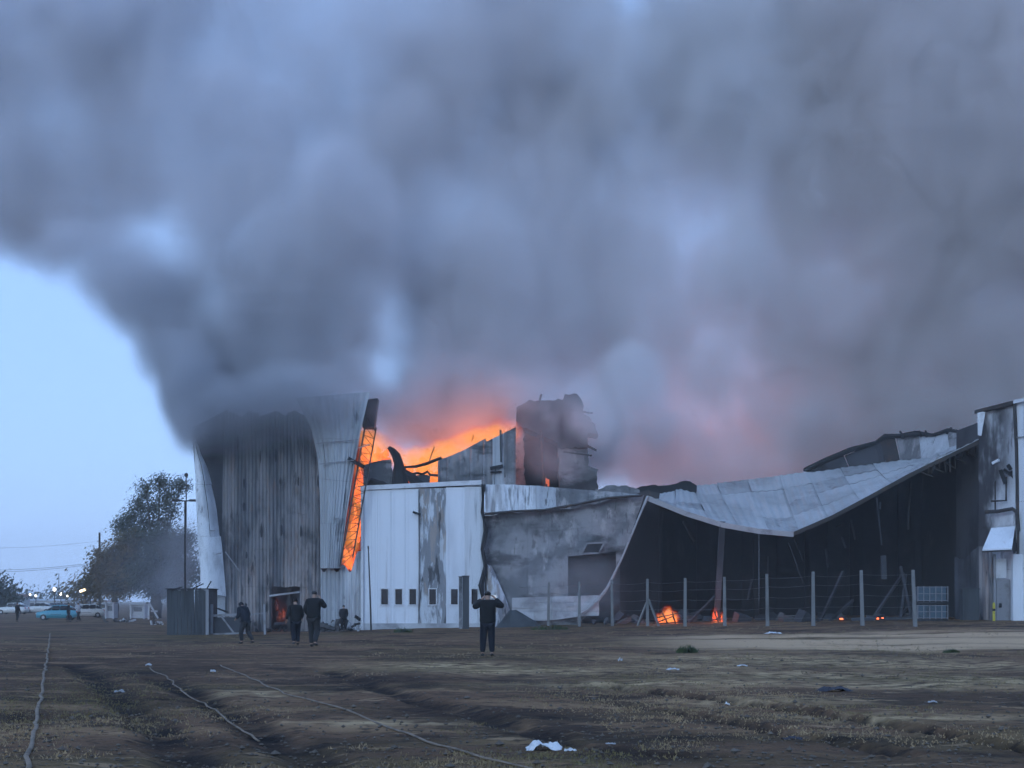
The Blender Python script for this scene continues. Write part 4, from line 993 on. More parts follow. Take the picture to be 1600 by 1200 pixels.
def double_head(o, t):
    for s in (-1, 1):
        MB().bar(t, t + Vector((.45 * s, 0, .05)), .08).build('arm', M['steel'], o); MB().box(t + Vector((.55 * s, 0, .04)), (.5, .25, .14)).build('lamp_head', M['steel'], o)
pole('street_lamp', 'unlit street lamp with a flat head at the left edge of the tall shed', 289, 783, 98, .07, M['steel'], 'street lamp', double_head)
def ball(o, t): MB().tube([t + Vector((0, 0, -.1)), t, t + Vector((0, 0, .2)), t + Vector((0, 0, .3))], [.06, .18, .18, .06], 8).build('lamp_globe', M['steel'], o)
pole('street_lamp', 'thin pole with a round head above the tall tree', 291, 744, 140, .06, M['steel'], 'street lamp', ball)
def lit(s, m='lamp_lit'):
    def f(o, t): MB().tube([t + Vector((0, 0, -s)), t + Vector((0, 0, -s * .4)), t + Vector((0, 0, s * .4)), t + Vector((0, 0, s))], [s * .5, s, s, s * .5], 8).build('lamp_globe', M[m], o)
    return f
pole('street_lamp', 'lit street lamp at the centre of the far street', 85, 921, 240, .10, M['steel'], 'street lamp', lit(.24))
pole('street_lamp', 'lit street lamp just right of the central one', 95, 928, 300, .10, M['steel'], 'street lamp', lit(.24))
pole('street_lamp', 'lit street lamp farthest right in the far street', 106, 931, 330, .10, M['steel'], 'street lamp', lit(.22))
pole('street_lamp', 'lit street lamp far left above the car row', 56, 931, 320, .10, M['steel'], 'street lamp', lit(.2))
pole('street_lamp', 'faint lit street lamp left of all others', 47, 929, 360, .10, M['steel'], 'street lamp', lit(.2))
pole('antenna_mast', 'thin antenna mast far down the street', 92, 896, 420, .14, M['steel'], 'mast')
Y = 200.0; b = Vector((wx(141, Y), Y, gz(wx(141, Y), Y))); t = at(141, 919, Y)
o = empty('street_lamp', b); tag(o, 'slanting bright glowing strip against the brown tree', 'street lamp')
MB().tube([b, t], [.1, .07], 6).build('shaft', M['steel'], o); MB().bar(at(139, 919, Y), at(125, 924, Y), .26).build('glow_bar', M['warm_glow'], o)  # warm emissive bar for a bright streak, on an added pole
pts0 = at(155.5, 836, 175)
for k, (ya, yb, dx) in enumerate(((888, 881, -.8), (884, 879, 0), (848, 851, .8))):
    a, b = at(-140, ya, 185), at(152, yb, 185) if k < 2 else at(150, 846, 178)
    pts = [a.lerp(b, t) - Vector((0, 0, .7 * math.sin(math.pi * t))) for t in [i / 10 for i in range(11)]]
    o = MB().tube(pts, .022 if k < 2 else .012, 4).build('overhead_wire', M['wire'])
    tag(o, ['lowest overhead wire crossing the pale sky at left', 'overhead wire just above the lowest at left', 'faint highest overhead wire at left'][k], 'wire')

# ------------------------------------------------------------------ trees
def tree(label, px, Y, clumps, leaf, n_leaf, leaf_size, trunk_r, seed, bare=0, name='leafy_tree'):
    """clumps: (px, py, rx, ry) photo ellipses at depth Y - each a limb with foliage round its end"""
    rnd = random.Random(seed)
    b = Vector((wx(px, Y), Y, gz(wx(px, Y), Y)))
    root = empty(name, b); tag(root, label, 'tree')
    mid = b + Vector((0, 0, .32 * (max(wz(c[1], Y) for c in clumps) - b.z)))
    MB().tube([b - Vector((0, 0, .4)), b.lerp(mid, .5) + Vector((.2, 0, 0)), mid], [trunk_r * 1.25, trunk_r, trunk_r * .8], 9).build('trunk', M['bark'], root, True)
    V, F = [], []
    for (cx, cy, rx, ry) in clumps:
        c = at(cx, cy, Y) + Vector((0, rnd.uniform(-1, 1) * rx * Y / FPX, 0)); k = Y / FPX; R_ = Vector((rx * k, rx * k * .9, ry * k))
        m = mid.lerp(c, .55) + Vector((rnd.uniform(-.6, .6), rnd.uniform(-.6, .6), rnd.uniform(.2, .9)))
        MB().tube([mid - Vector((0, 0, .3)), m, c], [trunk_r * .5, trunk_r * .3, trunk_r * .1], 6).build('limb', M['bark'], root, True)
        mb = MB()
        for t in range(9):
            d = Vector((rnd.gauss(0, 1), rnd.gauss(0, 1), rnd.gauss(.3, 1))).normalized(); e = c + Vector((d.x * R_.x, d.y * R_.y, d.z * R_.z)) * rnd.uniform(.7, 1.05)
            mb.tube([c.lerp(m, rnd.uniform(0, .5)), c.lerp(e, .5) + Vector((0, 0, .1)), e], [trunk_r * .13, trunk_r * .07, trunk_r * .03], 4, False)
            for q in range(int(n_leaf / 9)):
                sp = leaf_size * 4.2
                p = c.lerp(e, rnd.uniform(.25, 1.05)) + Vector((rnd.gauss(0, sp), rnd.gauss(0, sp), rnd.gauss(0, sp * .8)))
                s = leaf_size * rnd.uniform(.6, 1.4)
                n1 = Vector((rnd.gauss(0, 1), rnd.gauss(0, 1), rnd.gauss(0, 1))).normalized(); n2 = n1.orthogonal().normalized(); n3 = n1.cross(n2)
                i0 = len(V); V += [p - n2 * s, p + n3 * s * .45, p + n2 * s, p - n3 * s * .45]; F.append((i0, i0 + 1, i0 + 2, i0 + 3))
        mb.build('twigs', M['bark'], root)
    o = MB().add(V, F).build('crown', leaf, root)
    return root
rT = random.Random(5)
tree('tall airy dark tree rising beside the left edge of the tall shed', 238, 190, [(232, 768, 20, 16), (250, 757, 17, 12), (215, 790, 16, 15), (240, 795, 22, 17), (203, 812, 14, 13), (262, 775, 18, 18), (225, 815, 18, 13), (194, 828, 13, 11), (268, 800, 18, 18), (246, 820, 20, 14), (280, 762, 12, 16), (212, 835, 14, 10)], M['leaf_dark'], 900, .14, .38, 3)
tree('broad olive-brown tree at the left end of the row', 178, 170, [(172, 872, 20, 16), (190, 860, 20, 15), (160, 890, 14, 13), (180, 895, 24, 18), (205, 875, 22, 18), (165, 908, 18, 14), (200, 905, 24, 18), (178, 920, 24, 12), (212, 850, 18, 14), (148, 912, 10, 10)], M['leaf_brown'], 2000, .16, .4, 4)
tree('dense dark tree between the olive-brown tree and the shed', 245, 168, [(232, 850, 22, 18), (255, 845, 24, 18), (240, 880, 26, 20), (270, 870, 26, 22), (225, 900, 24, 18), (262, 905, 26, 20), (285, 850, 20, 22), (292, 890, 20, 24), (240, 925, 26, 12), (280, 922, 24, 12)], M['leaf_dark'], 2000, .16, .42, 6)
tree('low reddish-brown tree behind the slanting glowing strip', 132, 230, [(130, 922, 12, 9), (142, 914, 12, 10), (122, 930, 10, 8), (140, 930, 12, 9)], M['leaf_brown'], 330, .28, .3, 8)
tree('dark tree cut by the left edge of the picture', 0, 240, [(2, 918, 10, 9), (-12, 912, 14, 12), (12, 928, 9, 8), (-4, 932, 14, 8), (16, 936, 7, 6)], M['leaf_dark'], 330, .3, .3, 9)
tree('small hazy tree beyond the far lamps', 46, 380, [(46, 937, 9, 5), (54, 938, 8, 5), (38, 939, 7, 4)], M['leaf_dark'], 200, .4, .3, 10)
tree('hazy tree at the vanishing point of the street', 96, 420, [(94, 930, 8, 8), (102, 934, 8, 6), (86, 936, 6, 5)], M['leaf_dark'], 220, .45, .3, 11)

# ------------------------------------------------------------------ hoses on the field
def hose(label, pix, r):
    pts = []
    P = [ground_point(*p) for p in pix]
    for i in range(len(P) - 1):
        n = max(3, int((P[i + 1] - P[i]).length / .5))
        for k in range(n):
            p = P[i].lerp(P[i + 1], k / n); w = .055 * mnoise.noise((p.y * .7, p.x, 4)) + .03 * mnoise.noise((p.y * 2.1, 2, p.x))
            p = Vector((p.x + w, p.y, 0)); p.z = gz(p.x, p.y) - .5 * rut_depth(p.x, p.y) + r * .55; pts.append(p)
    n = len(pts)
    mb = MB(); mb.tube(pts, [r * (1 + .1 * mnoise.noise((k * .37, 1, 1))) for k in range(n)], 7)
    for k, v in enumerate(mb.v): v.z = pts[k // 7].z + (v.z - pts[k // 7].z) * .55
    o = mb.build('fire_hose', M['hose'], None, True)
    tag(o, label, 'hose', 'hoses laid over the field')
hose('pale hose running straight back along the left of the field', [(78, 990), (76, 1010), (72, 1040), (67, 1070), (62, 1100), (55, 1140), (44, 1190), (36, 1225)], .026)
hose('short pale hose in the middle-left of the field', [(232, 1044), (258, 1056), (285, 1076), (318, 1096), (345, 1112), (368, 1130), (392, 1146), (410, 1160)], .016)
hose('long pale hose running to the bottom edge at centre', [(345, 1040), (395, 1062), (420, 1074), (470, 1090), (510, 1102), (560, 1118), (620, 1142), (690, 1166), (760, 1186), (830, 1204), (880, 1222)], .020)

# ------------------------------------------------------------------ litter
def rag(name, label, px, py, w, h, mat, seed, cat='litter'):
    rnd = random.Random(seed); b = ground_point(px, py); k = b.y / FPX; W_, H_ = w * k, h * k
    n, m = 15, 10; V = []; H_ *= .8
    for j in range(m + 1):
        for i in range(n + 1):
            u, v = i / n * 2 - 1, j / m * 2 - 1; r = max(0, 1 - (u * u + v * v) * .75)
            z = H_ * (r ** .5) * (.55 + .9 * mnoise.noise((u * 1.6 + seed, v * 1.4, 3)) + .45 * mnoise.noise((u * 5.1 + seed, v * 4.7, 8))) + .006
            V.append(b + Vector((u * W_ / 2 * (1 + .3 * mnoise.noise((v * 3, seed, 1))), v * W_ * .32, z)))
    F = [(j * (n + 1) + i, j * (n + 1) + i + 1, (j + 1) * (n + 1) + i + 1, (j + 1) * (n + 1) + i) for j in range(m) for i in range(n)]
    o = MB().add(V, F).build(name, mat); tag(o, label, cat)
rag('plastic_bag', 'crumpled white plastic bag lying at the bottom of the field', 850, 1172, 56, 20, M['litter'], 1, 'bag')
rag('plastic_scrap', 'small white scrap right beside the crumpled plastic bag', 891, 1174, 18, 7, M['litter'], 2)
rag('dark_scrap', 'dark heap of scrap on the grass at right', 1304, 1080, 52, 12, M['dlitter'], 3)
rag('dark_scrap', 'black scrap lying between the wheel ruts', 1238, 1156, 30, 8, M['dlitter'], 4)
for i, (px, py, w, h, lb) in enumerate([(187, 1082, 16, 6, 'white scrap alone on the soil at left'), (1136, 1102, 9, 6, 'white scrap beside the long wheel rut'), (333, 1050, 8, 6, 'pale scrap at the head of the long hose'), (1051, 1047, 20, 5, 'flat pale scrap right of the standing man'), (1160, 1041, 16, 4, 'pale flat scrap on the dry grass'), (969, 1033, 7, 8, 'tiny upright pale scrap on the grass right of the man'), (1457, 1098, 14, 5, 'pale scrap on the grass at far right'), (1208, 990, 26, 4, 'flat pale sheet near the fence foot'), (954, 1164, 14, 5, 'pale scrap right of the plastic bag'), (232, 1040, 10, 5, 'pale scrap at the far end of the short hose')]):
    rag('litter_scrap', lb, px, py, w, h, M['litter'] if i % 3 == 1 else M['pale_band'], 20 + i)
# weed bush
def bush(label, px, py, w, h, seed):
    rnd = random.Random(seed); b = ground_point(px, py); k = b.y / FPX; V, F = [], []
    for _ in range(260):
        a = rnd.uniform(0, 6.28); r = rnd.random() ** .6 * w * k / 2; p = b + Vector((math.cos(a) * r, math.sin(a) * r, 0)); hh = h * k * rnd.uniform(.4, 1.1) * (1 - .6 * (r / (w * k / 2)) ** 2)
        d = Vector((rnd.gauss(0, .25), rnd.gauss(0, .25), 1)).normalized(); s = d.cross(Vector((math.sin(a), math.cos(a), 0))).normalized() * .025
        i0 = len(V); V += [p - s, p + s, p + d * hh]; F.append((i0, i0 + 1, i0 + 2))
    o = empty('weed_bush', b); MB().add(V, F).build('leaves', M['leaf_green'], o); MB().tube([b, b + Vector((0, 0, h * k * .5))], [.03, .01], 5).build('stem', M['bark'], o); tag(o, label, 'bush')
bush('green weed clump on the pale strip before the fence', 1074, 1020, 34, 15, 1)
bush('low green weeds at the foot of the right fence', 1486, 1020, 26, 8, 2)
bush('low weeds at the foot of the white building', 630, 988, 30, 10, 3)
bush('weeds below the grey building beside the fence end', 860, 984, 60, 10, 4)

# ------------------------------------------------------------------ grass and clods (uncounted ground cover)
def ground_cover():
    rnd = random.Random(11); V, F = [], []; n = 0; tries = 0
    while n < 14000 and tries < 120000:
        tries += 1
        py = 955 + 270 * rnd.random() ** .8; px = rnd.uniform(-40, 1640)
        Y = FPX * CAM_H / (py - HOR)
        if Y > 85: continue
        x = wx(px, Y); dens = mnoise.noise((x * .22, Y * .12, 9)) + .35 * mnoise.noise((x * .9, Y * .5, 2)) + .22 * (px > 800 and py < 1110) - .10 * (px < 700 and py > 1040)
        if dens < -.10 + .55 * rnd.random(): continue
        n += 1; z = gz(x, Y) - rut_depth(x, Y)
        hgt = rnd.uniform(.012, .045) * (1.5 if Y > 40 else 1)
        for _ in range(3):
            a = rnd.uniform(0, 6.28); d = Vector((rnd.gauss(0, .55), rnd.gauss(0, .55), 1)) * hgt; o_ = Vector((x + rnd.gauss(0, .07), Y + rnd.gauss(0, .07), z - .01))
            s = Vector((math.cos(a), math.sin(a), 0)) * rnd.uniform(.004, .011) * (1 + Y / 50)
            i0 = len(V); V += [o_ - s, o_ + s, o_ + d]; F.append((i0, i0 + 1, i0 + 2))
    me = bpy.data.meshes.new('dry_grass'); me.from_pydata(V, [], F); o = link_mesh('dry_grass', me, M['dry_grass']); tag(o, 'short trampled dry grass over the field', 'grass', kind='stuff')
    V, F = [], []
    for _ in range(2600):
        py = 985 + 230 * rnd.random() ** .7; px = rnd.uniform(-30, 1630); Y = FPX * CAM_H / (py - HOR); x = wx(px, Y)
        s = rnd.uniform(.008, .03) * (1.8 if rnd.random() < .06 else 1); c = Vector((x, Y, gz(x, Y) - rut_depth(x, Y) + s * .5)); i0 = len(V)
        V += [c + Vector((dx * s * rnd.uniform(.6, 1.3), dy * s * rnd.uniform(.6, 1.3), dz * s * rnd.uniform(.4, .8))) for dx, dy, dz in ((1, 0, 0), (-1, 0, 0), (0, 1, 0), (0, -1, 0), (0, 0, 1), (0, 0, -1))]
        F += [tuple(i0 + q for q in f) for f in ((0, 2, 4), (2, 1, 4), (1, 3, 4), (3, 0, 4), (2, 0, 5), (1, 2, 5), (3, 1, 5), (0, 3, 5))]
    me = bpy.data.meshes.new('soil_clods'); me.from_pydata(V, [], F); o = link_mesh('soil_clods', me, M['clod']); tag(o, 'scattered soil clods and grit over the field', 'clods', kind='stuff')
M['clod'] = material('soil_clod', (.10, .082, .065), [((.17, .14, .11), (.8, .8, .8), 3, .5, .7, .8)], .95)
ground_cover()
# ------------------------------------------------------------------ smoke
def make_volume(name, lo, hi, res, blobs, mat, warp=(9.0, 2.4), warp2=(3.0, .9), fbm=(6.5, .55), gain=1.0, sharp=.12, seed=0.0, zstretch=.8, ystretch=.7, soft=()):
    """blobs: (centre, radii, strength).  One closed cloud of smoke as a voxel volume."""
    ng = bpy.data.node_groups.new(name, 'GeometryNodeTree')
    ng.interface.new_socket('Geometry', in_out='OUTPUT', socket_type='NodeSocketGeometry')
    N, L = ng.nodes, ng.links
    def val(node, sock, v):
        if isinstance(v, bpy.types.NodeSocket): L.new(v, node.inputs[sock])
        else: node.inputs[sock].default_value = v
    def math_(op, a, b=0.0, c=None, clamp=False):
        n = N.new('ShaderNodeMath'); n.operation = op; n.use_clamp = clamp
        val(n, 0, a); val(n, 1, b)
        if c is not None: val(n, 2, c)
        return n.outputs[0]
    def vmath(op, a, b=(0, 0, 0), s=None):
        n = N.new('ShaderNodeVectorMath'); n.operation = op
        val(n, 0, a)
        if op not in ('LENGTH', 'SCALE'): val(n, 1, b)
        if s is not None: n.inputs['Scale'].default_value = s
        return n.outputs['Value'] if op == 'LENGTH' else n.outputs['Vector']
    def noise(vec, scale, detail, rough=.55):
        n = N.new('ShaderNodeTexNoise'); n.noise_dimensions = '3D'
        val(n, 'Vector', vec); n.inputs['Scale'].default_value = 1.0 / scale
        n.inputs['Detail'].default_value = detail; n.inputs['Roughness'].default_value = rough
        return n
    pos = N.new('GeometryNodeInputPosition').outputs[0]
    pz = vmath('MULTIPLY', vmath('ADD', pos, (seed, seed * 1.7, -seed)), (1, ystretch, zstretch))
    n1 = noise(pz, warp[0], 2.0)
    d1 = vmath('SCALE', vmath('SUBTRACT', n1.outputs['Color'], (.5, .5, .5)), s=warp[1] * 2)
    n2 = noise(pz, warp2[0], 3.0)
    d2 = vmath('SCALE', vmath('SUBTRACT', n2.outputs['Color'], (.5, .5, .5)), s=warp2[1] * 2)
    wp = vmath('ADD', vmath('ADD', pos, d1), d2)
    total = None
    for c, r, s in blobs:
        q = vmath('DIVIDE', vmath('SUBTRACT', wp, tuple(c)), tuple(r))
        ln = vmath('LENGTH', q)
        m = N.new('ShaderNodeMapRange'); m.interpolation_type = 'SMOOTHSTEP'
        L.new(ln, m.inputs['Value'])
        m.inputs['From Min'].default_value = 1.12; m.inputs['From Max'].default_value = .42
        m.inputs['To Min'].default_value = 0.0; m.inputs['To Max'].default_value = s
        total = m.outputs['Result'] if total is None else math_('ADD', total, m.outputs['Result'])
    f = noise(vmath('ADD', vmath('SCALE', wp, s=.5), vmath('SCALE', pz, s=.5)), fbm[0], 6.0, .70)
    fac = N.new('ShaderNodeMapRange'); fac.interpolation_type = 'LINEAR'; fac.clamp = True
    L.new(f.outputs['Fac'], fac.inputs['Value'])
    fac.inputs['From Min'].default_value = .5 - .17; fac.inputs['From Max'].default_value = .5 + .17
    fac.inputs['To Min'].default_value = 1 - fbm[1]; fac.inputs['To Max'].default_value = 1 + fbm[1]
    f3 = noise(vmath('ADD', wp, (31.0, 7.0, 11.0)), fbm[0] * 2.6, 3.0, .5)
    fc = N.new('ShaderNodeMapRange'); fc.clamp = True; L.new(f3.outputs['Fac'], fc.inputs['Value'])
    fc.inputs['From Min'].default_value = .36; fc.inputs['From Max'].default_value = .64; fc.inputs['To Min'].default_value = .65; fc.inputs['To Max'].default_value = 1.35
    dens = math_('MULTIPLY', math_('MULTIPLY', total, fac.outputs['Result']), fc.outputs['Result'])
    dens = math_('MAXIMUM', math_('MULTIPLY', math_('SUBTRACT', dens, sharp), gain), 0.0)
    for c, r, s in soft:                       # even veil of old smoke
        ln = vmath('LENGTH', vmath('DIVIDE', vmath('SUBTRACT', wp, tuple(c)), tuple(r)))
        m = N.new('ShaderNodeMapRange'); m.interpolation_type = 'SMOOTHSTEP'; L.new(ln, m.inputs['Value'])
        m.inputs['From Min'].default_value = 1.05; m.inputs['From Max'].default_value = .5; m.inputs['To Max'].default_value = s
        dens = math_('ADD', dens, m.outputs['Result'])
    vc = N.new('GeometryNodeVolumeCube')
    L.new(dens, vc.inputs['Density'])
    vc.inputs['Min'].default_value = lo; vc.inputs['Max'].default_value = hi
    vc.inputs['Resolution X'].default_value = res[0]
    vc.inputs['Resolution Y'].default_value = res[1]
    vc.inputs['Resolution Z'].default_value = res[2]
    sm = N.new('GeometryNodeSetMaterial'); sm.inputs['Material'].default_value = mat
    L.new(vc.outputs[0], sm.inputs['Geometry'])
    go = N.new('NodeGroupOutput'); L.new(sm.outputs[0], go.inputs[0])
    me = bpy.data.meshes.new(name); me.materials.append(mat)
    o = bpy.data.objects.new(name, me); col.objects.link(o)
    md = o.modifiers.new('smoke', 'NODES'); md.node_group = ng
    return o

def smoke_material(name, dens, c_left, c_right, aniso=0.0):
    m = bpy.data.materials.new(name); m.use_nodes = True
    nt = m.node_tree; nt.nodes.clear()
    out = nt.nodes.new('ShaderNodeOutputMaterial')
    pv = nt.nodes.new('ShaderNodeVolumePrincipled')
    pv.inputs['Density'].default_value = dens
    pv.inputs['Anisotropy'].default_value = aniso
    geo = nt.nodes.new('ShaderNodeNewGeometry')
    sx = nt.nodes.new('ShaderNodeSeparateXYZ'); nt.links.new(geo.outputs['Position'], sx.inputs[0])
    mr = nt.nodes.new('ShaderNodeMapRange'); nt.links.new(sx.outputs['X'], mr.inputs['Value'])
    mr.inputs['From Min'].default_value = -22; mr.inputs['From Max'].default_value = 20
    mx = nt.nodes.new('ShaderNodeMix'); mx.data_type = 'RGBA'
    mx.inputs['A'].default_value = (*c_left, 1); mx.inputs['B'].default_value = (*c_right, 1)
    nt.links.new(mr.outputs['Result'], mx.inputs['Factor'])
    # fresh soot over the tall shed is darker than the aged smoke above
    zr = nt.nodes.new('ShaderNodeMapRange'); nt.links.new(sx.outputs['Z'], zr.inputs['Value']); zr.inputs['From Min'].default_value = 27; zr.inputs['From Max'].default_value = 14
    xr_ = nt.nodes.new('ShaderNodeMapRange'); nt.links.new(sx.outputs['X'], xr_.inputs['Value']); xr_.inputs['From Min'].default_value = -3; xr_.inputs['From Max'].default_value = -12
    mu = nt.nodes.new('ShaderNodeMath'); mu.operation = 'MULTIPLY'; nt.links.new(zr.outputs['Result'], mu.inputs[0]); nt.links.new(xr_.outputs['Result'], mu.inputs[1])
    m3 = nt.nodes.new('ShaderNodeMix'); m3.data_type = 'RGBA'; nt.links.new(mu.outputs[0], m3.inputs['Factor']); nt.links.new(mx.outputs['Result'], m3.inputs['A']); m3.inputs['B'].default_value = (.56, .565, .60, 1)
    # paler smoke colour in an upright band right of the middle
    px1 = nt.nodes.new('ShaderNodeMapRange'); px1.interpolation_type = 'SMOOTHSTEP'; nt.links.new(sx.outputs['X'], px1.inputs['Value']); px1.inputs['From Min'].default_value = 0; px1.inputs['From Max'].default_value = 9
    px2 = nt.nodes.new('ShaderNodeMapRange'); px2.interpolation_type = 'SMOOTHSTEP'; nt.links.new(sx.outputs['X'], px2.inputs['Value']); px2.inputs['From Min'].default_value = 25; px2.inputs['From Max'].default_value = 15
    pm = nt.nodes.new('ShaderNodeMath'); pm.operation = 'MULTIPLY'; nt.links.new(px1.outputs['Result'], pm.inputs[0]); nt.links.new(px2.outputs['Result'], pm.inputs[1])
    m4 = nt.nodes.new('ShaderNodeMix'); m4.data_type = 'RGBA'; nt.links.new(pm.outputs[0], m4.inputs['Factor']); nt.links.new(m3.outputs['Result'], m4.inputs['A']); m4.inputs['B'].default_value = (.985, .955, .965, 1)
    nt.links.new(m4.outputs['Result'], pv.inputs['Color'])
    nt.links.new(pv.outputs[0], out.inputs['Volume'])
    m.cycles.volume_interpolation = 'LINEAR'
    return m

def B(px, py, rx, ry, Y, dY, s):
    k = Y / FPX
    return (at(px, py, Y), (rx * k, dY * (.6 if dY > 6 else 1), ry * k), s)

SMOKE = [
 # dense dark plume rolling out of the tall shed, leaning left as it climbs
 B(345, 665, 60, 50, 97, 5, 1.6), B(318, 605, 75, 70, 98, 6, 2.6), B(275, 540, 90, 80, 99, 7, 2.6), B(225, 465, 105, 90, 100, 7, 2.2),
 B(150, 395, 110, 80, 101, 7, .9), B(430, 540, 170, 130, 100, 8, 1.3), B(450, 640, 140, 60, 97, 5, 1.3), B(545, 585, 60, 80, 99, 5, 1.0),
 B(410, 608, 130, 46, 92.2, 2.6, 1.5), B(505, 594, 95, 44, 92.2, 2.6, 1.3), B(320, 650, 45, 56, 92.6, 2.6, 2.0), B(400, 658, 110, 45, 92.6, 1.8, .45), B(520, 640, 60, 40, 92.4, 1.8, .55),
 B(420, 360, 210, 190, 102, 9, 1.1), B(330, 200, 200, 170, 104, 10, .8), B(530, 400, 110, 260, 100, 8, .9),
 # spread high to the left
 B(110, 170, 240, 200, 106, 12, .75), B(-60, 270, 200, 150, 107, 11, .85), B(130, 300, 170, 110, 106, 11, .6), B(200, 20, 330, 150, 107, 12, .7),
 B(-100, 30, 300, 250, 109, 14, .6), B(40, 350, 140, 85, 104, 7, .55),
 # main column above the flames
 B(690, 635, 140, 75, 102, 6, 1.2), B(625, 640, 75, 55, 98, 3, .9), B(720, 590, 160, 120, 103, 7, 1.1), B(740, 470, 180, 170, 105, 9, 1.0), B(700, 290, 230, 210, 107, 10, .8),
 B(640, 110, 300, 200, 109, 12, .7), B(880, 80, 320, 240, 110, 12, .65),
 B(920, 330, 170, 260, 110, 11, .42), B(880, 540, 170, 180, 110, 9, .65), B(985, 605, 80, 60, 105, 5, 1.0), B(960, 680, 120, 70, 106, 5, .9),
 B(1120, 640, 240, 170, 111, 9, .65), B(1150, 490, 200, 170, 111, 9, .42), B(1080, 100, 260, 190, 111, 11, .5), B(1040, 330, 330, 330, 114, 12, .45),
 # veil before the gutted block, drift along the walls
 B(865, 635, 100, 55, 98.3, 2.5, 1.5), B(850, 705, 80, 55, 98.3, 2, .8), B(925, 660, 40, 40, 98.3, 2, 1.0), B(860, 900, 120, 80, 93, 1.6, .34), B(950, 920, 100, 60, 93, 1.6, .36), B(400, 900, 120, 90, 92.5, 1.8, .26),
 # low smoke drifting behind the roofs
 B(640, 735, 140, 60, 108, 4, .6), B(860, 720, 160, 80, 110, 5, .7), B(1050, 730, 170, 80, 114, 5, .8), B(1220, 720, 190, 90, 116, 5, .75), B(1420, 700, 220, 100, 116, 6, .9), B(1600, 650, 200, 130, 112, 7, 1.0),
 # heavy brown bank on the right
 B(1250, 130, 210, 260, 112, 12, .65), B(1420, 180, 280, 340, 112, 14, .85), B(1600, 330, 300, 380, 112, 14, 1.0),
 B(1340, 440, 220, 220, 112, 11, .75), B(1480, 590, 260, 160, 112, 10, 1.0), B(1300, 640, 230, 130, 112, 9, .75), B(1650, 60, 350, 300, 114, 14, .9),
 B(1300, 30, 260, 160, 113, 13, .6), B(1800, 500, 300, 500, 114, 14, 1.0), B(-300, 100, 350, 350, 112, 14, .6),
 B(800, -250, 1300, 330, 112, 16, .6),
 # thin drift low at the left of the shed, before the trees
 B(285, 870, 60, 90, 112, 5, .30), B(255, 930, 80, 40, 110, 4, .24), B(240, 880, 110, 80, 124, 5, .16),
]
sm_mat = smoke_material('smoke', .33, (.885, .865, .905), (.925, .85, .835))
smoke = make_volume('smoke', (-56, 86, 0.3), (56, 134, 62), (232, 90, 130), SMOKE, sm_mat, fbm=(5.0, .8), warp=(10.0, 3.2), warp2=(3.0, 1.7), sharp=.18, zstretch=.55, soft=[B(1080, 300, 900, 480, 119, 9.5, .22), B(330, 120, 620, 330, 115, 9.5, .25), B(1250, 690, 420, 160, 118, 9, .3), B(975, 735, 110, 70, 112, 4, .5), B(245, 875, 120, 90, 124, 5, .09), B(430, 850, 170, 180, 92.2, 1.6, .06), B(870, 880, 150, 120, 92.8, 1.6, .08)])
tag(smoke, 'billowing grey smoke rising from the burning sheds', 'smoke', kind='stuff')
# ------------------------------------------------------------------ fires
def fire_material(name, k, dens=.6):
    m = bpy.data.materials.new(name); m.use_nodes = True; nt = m.node_tree; nt.nodes.clear()
    out = nt.nodes.new('ShaderNodeOutputMaterial'); pv = nt.nodes.new('ShaderNodeVolumePrincipled')
    at_ = nt.nodes.new('ShaderNodeAttribute'); at_.attribute_name = 'density'
    rp = nt.nodes.new('ShaderNodeValToRGB'); el = rp.color_ramp.elements
    el[0].position = .0; el[0].color = (1.0, .06, .015, 1); el[1].position = 1.0; el[1].color = (1.0, .34, .065, 1)
    e = el.new(.4); e.color = (1.0, .105, .025, 1)
    nt.links.new(at_.outputs['Fac'], rp.inputs['Fac']); nt.links.new(rp.outputs['Color'], pv.inputs['Emission Color'])
    mu = nt.nodes.new('ShaderNodeMath'); mu.operation = 'MULTIPLY'; mu.inputs[1].default_value = k; nt.links.new(at_.outputs['Fac'], mu.inputs[0])
    nt.links.new(mu.outputs[0], pv.inputs['Emission Strength'])
    pv.inputs['Density'].default_value = dens; pv.inputs['Color'].default_value = (.12, .06, .04, 1)
    nt.links.new(pv.outputs[0], out.inputs['Volume'])
    return m
